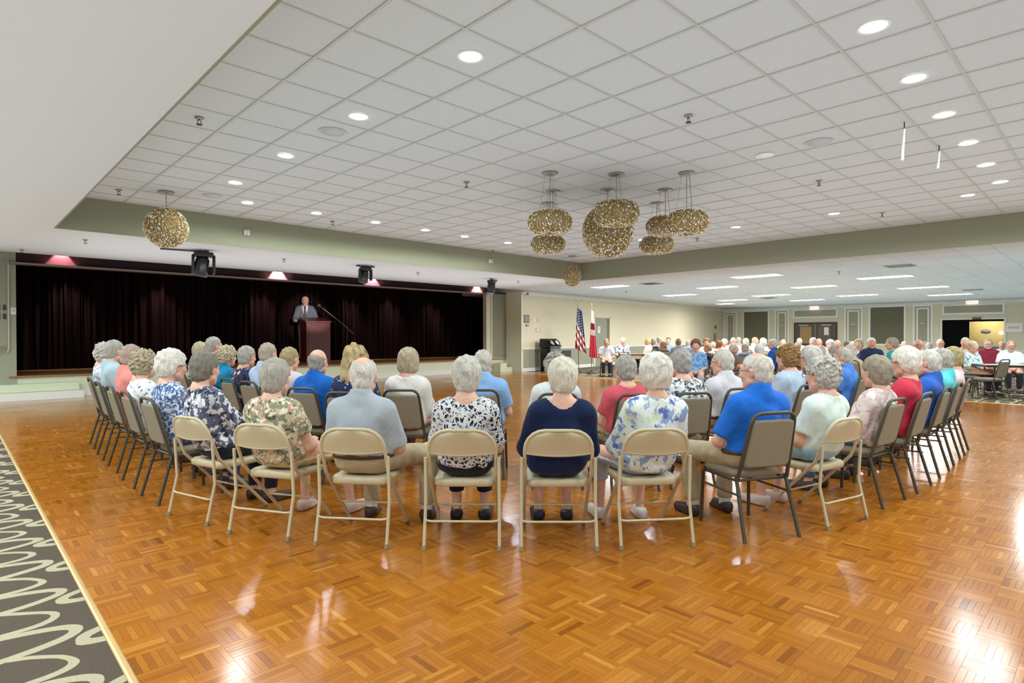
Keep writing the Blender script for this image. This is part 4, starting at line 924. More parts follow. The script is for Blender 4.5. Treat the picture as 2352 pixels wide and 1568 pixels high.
def hair_mesh(style, seed, h):
    key = (style, seed, h)
    if key in HAIRC: return HAIRC[key]
    F = Field((-.16, -.18, -.30 if style in ('long', 'bob') else -.16), (.16, .15, .20), h); k = HS
    def e(c, r, kk): F.prim(('e', np.array(c)*k, np.array(r)*k, kk))
    X, Y, Z = F.ax[0][:, None, None]/k, F.ax[1][None, :, None]/k, F.ax[2][None, None, :]/k
    amp, wl, sq = .003, .03, (1, 1, .4)
    if style in ('short_m', 'thin', 'ring', 'crown'):
        e((0, -.016, .032), (.0835, .1005, .1005), 0); e((0, -.045, -.03), (.066, .062, .06), .03)
        g = np.interp(F.ax[2]/k, [-.09, -.05, -.01, .03, .07, .12], [-.055, -.035, -.005, .018, .062, .085])[None, None, :]; low = -.075
        F.d = np.maximum(F.d, (Y-g)*k*.8); F.d = np.maximum(F.d, (low-Z)*k)
        for s in (-1, 1):
            d = np.sqrt(((X-s*.085)/.016)**2+((Y+.006)/.028)**2+((Z+.006)/.038)**2)-1; F.d = np.maximum(F.d, -d*.016*k)
        if style == 'ring': F.d = np.maximum(F.d, (Z-(.045+.35*np.clip(-Y-.02, -.03, .1)))*k)
        if style == 'crown':
            d = np.sqrt((X/.056)**2+((Y+.035)/.085)**2+((Z-.125)/.062)**2)-1; F.d = np.maximum(F.d, -d*.055*k)
        if style == 'thin':
            d = np.sqrt((X/.05)**2+((Y-.06)/.07)**2+((Z-.135)/.05)**2)-1; F.d = np.maximum(F.d, -d*.05*k)
        amp = .0022
    else:
        if style == 'curly': e((0, -.022, .036), (.098, .112, .108), 0); e((0, -.05, -.03), (.078, .066, .062), .05); low, amp, wl, sq = -.088, .0064, .036, (1, 1, 1)
        elif style == 'puff': e((0, -.022, .042), (.104, .114, .112), 0); e((0, -.05, -.03), (.08, .07, .062), .05); low, amp, wl, sq = -.088, .0034, .05, (1, 1, .6)
        elif style == 'smooth': e((0, -.022, .036), (.094, .110, .106), 0); e((0, -.055, -.035), (.070, .062, .07), .05); low, amp, wl, sq = -.105, .0022, .035, (1, 1, .35)
        elif style == 'pixie': e((0, -.02, .034), (.090, .106, .104), 0); e((0, -.052, -.035), (.064, .058, .06), .04); low, amp, wl, sq = -.085, .0028, .035, (1, 1, .5)
        elif style == 'bob': e((0, -.022, .036), (.096, .110, .106), 0); e((0, -.03, -.045), (.096, .088, .075), .05); low, amp, wl, sq = -.112, .003, .03, (1, 1, .25)
        else: e((0, -.022, .04), (.104, .114, .110), 0); e((0, -.045, -.06), (.112, .085, .10), .06); e((0, -.075, -.15), (.105, .055, .09), .05); low, amp, wl, sq = -.235, .008, .06, (1, 1, .5)
        g = np.interp(F.ax[2]/k, [-.20, -.10, -.05, -.01, .03, .065, .12], [-.01, .0, .0, .012, .040, .072, .10] if style in ('long', 'bob') else [-.05, -.045, -.028, .004, .036, .070, .10])[None, None, :]
        F.d = np.maximum(F.d, (Y-g)*k*.75); F.d = np.maximum(F.d, (low-Z)*k*(1-.0*Y))
        if style in ('pixie', 'smooth', 'puff', 'curly'):
            for s in (-1, 1):
                d = np.sqrt(((X-s*.088)/.024)**2+((Y-.006)/.026)**2+((Z+.012)/.034)**2)-1; F.d = np.maximum(F.d, -d*.02*k)
    V, Q = F.mesh(); V = wob(V, amp*k*1.6, wl*k, seed, 9, sq); V = wob(V, amp*.55*k, wl*.45*k, seed+9, 9, sq)
    HAIRC[key] = (V, Q); return HAIRC[key]

def m_skin(name, base):
    if name in MATS: return MATS[name]
    q = NT(name); a = q.node('ShaderNodeAttribute', attribute_name='tint').outputs['Color']; v = q.co()
    n = q.noise(v, 40, 3); b = q.ramp(n.outputs[0], [(.3, tuple(x*.93 for x in lin(base)[:3])+(1,)), (.7, tuple(min(1, x*1.06) for x in lin(base)[:3])+(1,))])
    q.link(q.mix(1.0, b, a, 'MULTIPLY'), q.b.inputs['Base Color']); q.set(Roughness=.5); q.b.inputs['Subsurface Weight'].default_value = .08; q.b.inputs['Subsurface Radius'].default_value = (.01, .004, .002); q.b.inputs['Subsurface Scale'].default_value = .6
    MATS[name] = q.m; return q.m
def shade(c, f): return tuple(min(1, x*f) for x in lin(c)[:3])+(1,)
def m_hair(c):
    nm = 'hair_'+c
    if nm in MATS: return MATS[nm]
    q = NT(nm); v = q.co(); n0 = q.noise(v, 18, 2); 
    w = q.node('ShaderNodeVectorMath', operation='MULTIPLY_ADD'); q.link(n0.outputs['Color'], w.inputs[0]); w.inputs[1].default_value = (.05, .05, .05); q.link(v, w.inputs[2])
    n = q.noise(q.mapping(w.outputs[0], (150, 150, 26)), 1.0, 4, .65); n2 = q.noise(w.outputs[0], 22, 2)
    f = q.math('ADD', q.math('MULTIPLY', n.outputs[0], .78), q.math('MULTIPLY', n2.outputs[0], .32))
    q.link(q.ramp(f, [(.32, shade(c, .40)), (.47, shade(c, .78)), (.60, shade(c, 1.05)), (.74, shade(c, 1.3))]), q.b.inputs['Base Color'])
    q.set(Roughness=.55); q.b.inputs['Specular IOR Level'].default_value = .35; q.bump(f, .9, .008); MATS[nm] = q.m; return q.m
def m_cloth(spec):
    """spec: 'rrggbb' plain, or (base, [(colour, scale, cover, stretch) ...]) printed"""
    key = 'cloth_'+str(spec)
    if key in MATS: return MATS[key]
    q = NT('printed_cloth' if not isinstance(spec, str) else 'plain_cloth'); v = q.co()
    wv = q.noise(v, 350, 2); fold = q.noise(q.mapping(v, (7, 7, 4)), 1.6, 3, .5, .6)
    if isinstance(spec, str): c = q.ramp(wv.outputs[0], [(.3, shade(spec, .93)), (.7, shade(spec, 1.05))])
    else:
        c = q.ramp(wv.outputs[0], [(.3, shade(spec[0], .95)), (.7, shade(spec[0], 1.04))])
        for i, (col, sc, cov, kind) in enumerate(spec[1]):
            vv = q.mapping(v, (1, 1, 1), (i*3.7, i*1.9, i*.7))
            nz = q.noise(vv, sc*.6, 2); wd = q.node('ShaderNodeVectorMath', operation='MULTIPLY_ADD'); q.link(nz.outputs['Color'], wd.inputs[0]); wd.inputs[1].default_value = (.9/sc,)*3; q.link(vv, wd.inputs[2])
            if kind == 'spot':
                t = q.node('ShaderNodeTexVoronoi'); t.inputs['Scale'].default_value = sc; q.link(wd.outputs[0], t.inputs['Vector']); f = q.math('LESS_THAN', t.outputs['Distance'], cov)
            elif kind == 'vein':
                t = q.node('ShaderNodeTexVoronoi', feature='DISTANCE_TO_EDGE'); t.inputs['Scale'].default_value = sc; q.link(wd.outputs[0], t.inputs['Vector']); f = q.math('LESS_THAN', t.outputs['Distance'], cov)
            elif kind == 'stripe':
                t = q.node('ShaderNodeTexWave'); t.inputs['Scale'].default_value = sc; q.link(v, t.inputs['Vector']); f = q.math('LESS_THAN', t.outputs['Fac'], cov)
            else:
                t = q.noise(wd.outputs[0], sc, 3, .55); f = q.ramp(t.outputs[0], [(.5+(.5-cov)*.36-.02, (0, 0, 0, 1)), (.5+(.5-cov)*.36+.02, (1, 1, 1, 1))])
            c = q.mix(f, c, lin(col))
    q.link(c, q.b.inputs['Base Color']); q.set(Roughness=.85); q.b.inputs['Specular IOR Level'].default_value = .2
    q.b.inputs['Sheen Weight'].default_value = .08
    q.bump(fold.outputs[0], .55, .03); MATS[key] = q.m; return q.m
M_EYE = None
def m_eye():
    q = NT('eye'); sx = q.node('ShaderNodeSeparateXYZ'); q.link(q.co(), sx.inputs[0])
    q.link(q.ramp(q.math('MULTIPLY', sx.outputs[1], 50), [(.0, lin('e9e2dc')), (.60, lin('e9e2dc')), (.64, lin('4a4038')), (.72, lin('15110e'))], 'LINEAR'), q.b.inputs['Base Color']); q.set(Roughness=.15); return q.m
M_EYE = m_eye()
eb = MB(); eb.lathe([(.0001, -.0155)]+[(.0155*math.cos(a), .0155*math.sin(a)) for a in np.linspace(-1.4, 1.4, 8)]+[(.0001, .0155)], 12); _o = eb.build('eye', M_EYE); EYE_ME = _o.data; bpy.data.objects.remove(_o)
M_GLASS = mat('spectacle_frame', '4a3d38', .3, metal=.4); M_SHOE = {}
def glasses_mesh():
    m = MB()
    for s in (-1, 1):
        m.tube([(s*.034+.025*math.cos(a), .106-.004*abs(math.cos(a)), .012+.019*math.sin(a)) for a in np.linspace(0, 2*PI, 17)[:-1]], .0022, 5, closed=True)
        m.tube([(s*.058, .104, .016), (s*.083, .08, .018), (s*.091, .0, .014), (s*.088, -.02, -.002)], .0024, 5)
    m.tube([(-.01, .107, .016), (0, .110, .018), (.01, .107, .016)], .002, 5); o = m.build('glasses', M_GLASS); me = o.data; bpy.data.objects.remove(o); return me
GLASS_ME = glasses_mesh()
LOC = {}
def skeleton(p):
    """joints of a seated figure facing +Y, floor at z = 0, seat at z = .45"""
    T = p['T']; w = p.get('w', 1.0 if p['male'] else .88); f = p.get('fat', 1.0); lx, ly = p.get('lean', (0, 0)); J = {}
    hs = T-.126*HS-.01; J['head'] = A3(lx*1.05, -.055+ly, hs); J['neck'] = A3(lx*.95, -.115+ly*.9, T-.285); Sz = T-.375; J['Sz'] = Sz
    for s, n in ((-1, 'l'), (1, 'r')):
        J['sh'+n] = A3(s*.172*w+lx*.85, -.10+ly*.75, Sz-.01)
        J['el'+n] = A3(s*(.235*w+.012*f)+lx*.4, -.02+ly*.3+p.get('elf', 0), max(.60, Sz-.265))
        J['wr'+n] = A3(s*.10, .19, .615); J['ha'+n] = A3(s*.05, .245, .600)
        kx = p.get('knee'+n, .11); J['hp'+n] = A3(s*.092, -.05, .545); J['kn'+n] = A3(s*kx, .375, .505)
        fx, fy = p.get('foot'+n, (kx*.95, .36)); J['an'+n] = A3(s*fx, fy, .085); J['to'+n] = A3(s*(fx+.03), fy+.155, .034)
    J['w'], J['f'], J['lx'], J['ly'] = w, f, lx, ly
    return J
def torso(J, up=True):
    w, f, lx, ly, Sz = J['w'], J['f'], J['lx'], J['ly'], J['Sz']
    P = [('e', A3(lx*.75, -.100+ly*.6, Sz-.085), (.168*w, .112*f, .165), .06), ('e', A3(lx*.4, -.075+ly*.3, .685), (.165*w*f, .125*f, .15), .07), ('e', A3(0, -.065, .565), (.190*(w+.06)*f, .135*f, .115), .07)]
    for n in 'lr':
        P.append(('c', J['neck']+A3(0, 0, -.005), J['sh'+n]*A3(.8, 1, 1)+A3(lx*.15, 0, .022), .052, .052, .05))
    P.append(('c', J['shl']*A3(.8, 1, 1), J['shr']*A3(.8, 1, 1), .066, .066, .05))
    return P
def arm(J, n, m): return [('c', J['sh'+n], J['el'+n], .062*m, .044*m, .045), ('c', J['el'+n], J['wr'+n], .043*m, .028*m, .03), ('e', (J['wr'+n]+J['ha'+n])/2+A3(0, .01, 0), (.036, .05, .022), .02)]
def leg(J, n, m): return [('c', J['hp'+n], J['kn'+n], .088*m, .060*m, .05), ('c', J['kn'+n], J['an'+n], .057*m, .036*m, .03)]
def cut(F, ax, v, sgn):
    sh = [1, 1, 1]; sh[ax] = -1; F.d = np.maximum(F.d, sgn*(F.ax[ax].reshape(sh)-v))
BODY = {}
def fingers(J):
    m = MB()
    for n, s in (('l', -1), ('r', 1)):
        W, H = J['wr'+n], J['ha'+n]; d = (H-W)/np.linalg.norm(H-W); side = np.array((d[1], -d[0], 0.)); side /= np.linalg.norm(side)
        for k, (o, L) in enumerate(((-.026, .060), (-.009, .072), (.009, .068), (.025, .052))):
            b = H+side*o+d*.005; m.tube([b, b+d*L*.45+A3(0, 0, .004), b+d*L*.8+A3(0, 0, -.012), b+d*L+A3(0, 0, -.028)], [.0095, .009, .008, .006], 6)
        b = W+d*.03-side*s*.03; m.tube([b, b+d*.03-side*s*.018, b+d*.06-side*s*.012+A3(0, 0, .006)], [.011, .010, .008], 6)
    return m
def body_parts(p, fine):
    """list of (name, V, F, slot) in the figure's own frame"""
    J = skeleton(p); h = .0145 if fine else .027; hh = .0072 if fine else .012; hb = .021 if fine else .028; hsh = .013 if fine else .02; out = []; male = p['male']; T = p['T']
    arm_m = 1.0 if male else .92; lo, hi = (-.42, -.34, -.01), (.42, .62, T)
    # skin
    F = Field((-.42, -.30, .0), (.42, .62, T-.10), hb)
    for q in torso(J)+[z for n in 'lr' for z in arm(J, n, arm_m)+leg(J, n, 1.0 if male else .95)]: F.prim(q)
    for n in 'lr': F.prim(('c', J['an'+n]+A3(0, 0, -.03), J['to'+n], .036, .028, .02))
    F.prim(('c', J['neck']+A3(0, 0, -.03), J['head']+A3(0, -.035, -.06), .062 if male else .055, .056 if male else .05, .03))
    cut(F, 2, J['head'][2]-.075, 1); V, Q = F.mesh(); col = np.ones((len(V), 4))
    Vh, Qh, ch = head_mesh(male, hh); a = math.radians(p['yaw']); ca, sa = math.cos(a), math.sin(a); tp = math.radians(p.get('tilt', -4)); ct, s_t = math.cos(tp), math.sin(tp)
    def hx(V_):
        Y, Z = V_[:, 1]*ct-V_[:, 2]*s_t, V_[:, 1]*s_t+V_[:, 2]*ct; X = V_[:, 0]
        return np.stack([X*ca-Y*sa, X*sa+Y*ca, Z], 1)+J['head']
    fm = fingers(J); Vf = np.array(fm.v); nf = []
    Qf = np.array([f if len(f) == 4 else f[:4] for f in fm.f])
    Vs = np.concatenate([V, hx(Vh), Vf]); Qs = np.concatenate([Q, Qh+len(V), Qf+len(V)+len(Vh)]); cs = np.concatenate([col, ch, np.ones((len(Vf), 4))])
    out.append(('body', Vs, Qs, 'skin', cs))
    if p['hair']:
        Vr, Qr = hair_mesh(p['hair'], p.get('hseed', 1), hh); out.append(('hair', hx(Vr), Qr, 'hair', None))
    # trousers
    low = p.get('cuff', .12); F = Field((-.42, -.34, .02), (.42, .60, .74), h); off = .012
    F.prim(torso(J)[2], off*.7); F.prim(torso(J)[1], off*.3)
    for n in 'lr':
        K, An = J['kn'+n], J['an'+n]
        t = min(1.0, (K[2]-low)/(K[2]-An[2])); E = K+(An-K)*t
        F.prim(('c', J['hp'+n], K, .088, .064, .05), off)
        if t > .02: F.prim(('c', K, E, .060, .060-.014*t if male else .056-.017*t, .03, 1), off)
    cut(F, 2, p.get('waist', min(.60, p.get('hem', .475)+.03)), 1); V, Q = F.mesh(); V = wob(V, .003, .10, 5); out.append(('trousers' if low < .4 else 'shorts', V, Q, 'bottom', None))
    # top
    hem = p.get('hem', .475); slv = p['sleeve']; F = Field((-.42, -.34, hem-.02), (.42, .40, T-.12), h); off = p.get('loose', .016 if hem > .5 else .025)
    for i_, q in enumerate(torso(J)): F.prim(q, off if i_ in (1, 2) else min(off, .015))
    for n in 'lr':
        S_, E_, W_ = J['sh'+n], J['el'+n], J['wr'+n]
        if slv <= 1: E2 = S_+(E_-S_)*slv; F.prim(('c', S_, E2, .062*arm_m, (.062-.012*slv)*arm_m, .045, 1), off+.002)
        else:
            F.prim(('c', S_, E_, .062*arm_m, .047*arm_m, .045), off); E2 = E_+(W_-E_)*(slv-1); F.prim(('c', E_, E2, .046*arm_m, .036*arm_m, .03, 1), off*.8)
    if p.get('collar'):
        nk = J['neck']; hd = J['head']; up = (hd+A3(0, -.045, -.06)-nk); up /= np.linalg.norm(up)
        F.prim(('c', nk-up*.03, nk+up*.058, .075, .068, .012, 1), .006)
    cut(F, 2, hem, -1)
    if not p.get('collar'):
        nk = J['neck']; sc = p.get('scoop', .078); X, Y, Z = F.ax[0][:, None, None], F.ax[1][None, :, None], F.ax[2][None, None, :]
        d = np.maximum(np.sqrt((X-nk[0])**2+((Y-nk[1]-.02)*.9)**2)-sc-.004-.25*(Z-nk[2]), nk[2]-.075-Z); kk = .02; hq = np.maximum(kk-np.abs(F.d+d), 0)/kk; F.d = np.maximum(F.d, -d)+hq*hq*kk*.25
    V, Q = F.mesh(); wt = np.clip((J['neck'][2]-.01-V[:, 2])/.10, 0, 1)[:, None]; V = V+(wob(V, .0052, .13, int(T*1000) % 97, 7, (1, 1, .7))-V)*wt; out.append(('shirt', V, Q, 'top', None))
    if p.get('belt'):
        F = Field((-.36, -.32, p['waist']-.07), (.36, .30, p['waist']+.03), min(h, .012)); F.prim(torso(J)[2], off*.7+.008); F.prim(torso(J)[1], off*.3+.008); F.d = np.maximum(F.d, np.abs(F.ax[2][None, None, :]-(p['waist']-.022))-.018)
        V, Q = F.mesh(); out.append(('belt', V, Q, 'belt', None))
    for n in 'lr':
        F = Field(J['an'+n]+A3(-.1, -.12, -.1), J['an'+n]+A3(.13, .26, .09), hsh); an, to = J['an'+n], J['to'+n]
        F.prim(('c', A3(an[0], an[1]-.03, .045), A3(to[0], to[1], .035), .044, .036, .02)); F.prim(('e', A3(an[0], an[1]-.02, .06), (.04, .05, .045), .03)); F.prim(('e', A3((an[0]+to[0])/2, (an[1]+to[1])/2, .01), (.045, .14, .02), .02)); cut(F, 2, .001, -1); cut(F, 2, .088, 1)
        V, Q = F.mesh(); out.append(('shoe', V, Q, 'shoe', None))
        if p.get('socks'):
            F = Field(an+A3(-.08, -.1, -.06), an+A3(.08, .1, .16), min(h, .012)); K = J['kn'+n]; F.prim(('c', an+(K-an)*.2, an+A3(0, 0, -.02), .046, .042, 0)); V, Q = F.mesh(); out.append(('sock', V, Q, 'sock', None))
    return J, out, hx
def person(p, fine=True):
    """p: spec dictionary; body frame faces +Y"""
    base = tuple(sorted((k, str(v)) for k, v in p.items() if k not in ('x', 'y', 'az', 'label', 'short', 'top', 'bottom', 'hc', 'shoe', 'sk', 'chair', 'group', 'cg', 'glasses')))
    if base not in BODY:
        J, parts, hx = body_parts(p, fine); meshes = []
        for nm, V, Q, slot, col in parts:
            me = np_mesh(nm, V, Q, [], True, {'tint': ('POINT', 'FLOAT_COLOR', col)} if col is not None else None); me.materials.append(None); meshes.append((nm, me, slot))
        BODY[base] = (J, meshes, hx)
    J, meshes, hx = BODY[base]
    e = empty('person', (p['x'], p['y'], 0), math.radians(p['az']-90)); tag(e, p['label'], 'person', p['group'])
    sk = p.get('sk', 'e0b09a'); mt = {'skin': m_skin('skin_'+sk, sk), 'hair': m_hair(p.get('hc', 'c2beb6')), 'top': m_cloth(p['top']), 'bottom': m_cloth(p['bottom']), 'belt': mat('leather_belt', '4a3024', .45), 'shoe': mat('shoe_'+p.get('shoe', '3a2c26'), p.get('shoe', '3a2c26'), .5), 'sock': mat('white_sock', 'dcd8d0', .9)}
    for nm, me, slot in meshes:
        o = put(nm, me, e); o.material_slots[0].link = 'OBJECT'; o.material_slots[0].material = mt[slot]
        if slot == 'skin': body = o
    a = math.radians(p['yaw']); tp = math.radians(p.get('tilt', -4)); Rm = Matrix.Rotation(a, 4, 'Z') @ Matrix.Rotation(tp, 4, 'X')
    hd = Matrix.Translation(Vector(J['head'])) @ Rm
    if p.get('face', False):
        for s in (-1, 1): o = put('eye', EYE_ME, e); o.matrix_local = hd @ Matrix.Translation((s*.031*HS, .082*HS, .012*HS)) @ Matrix.Rotation(-PI/2, 4, 'X') if False else hd @ Matrix.Translation((s*.031*HS, .079*HS, .012*HS))
    if p.get('glasses'): o = put('glasses', GLASS_ME, e); o.matrix_local = hd @ Matrix.Scale(HS, 4)
    return e

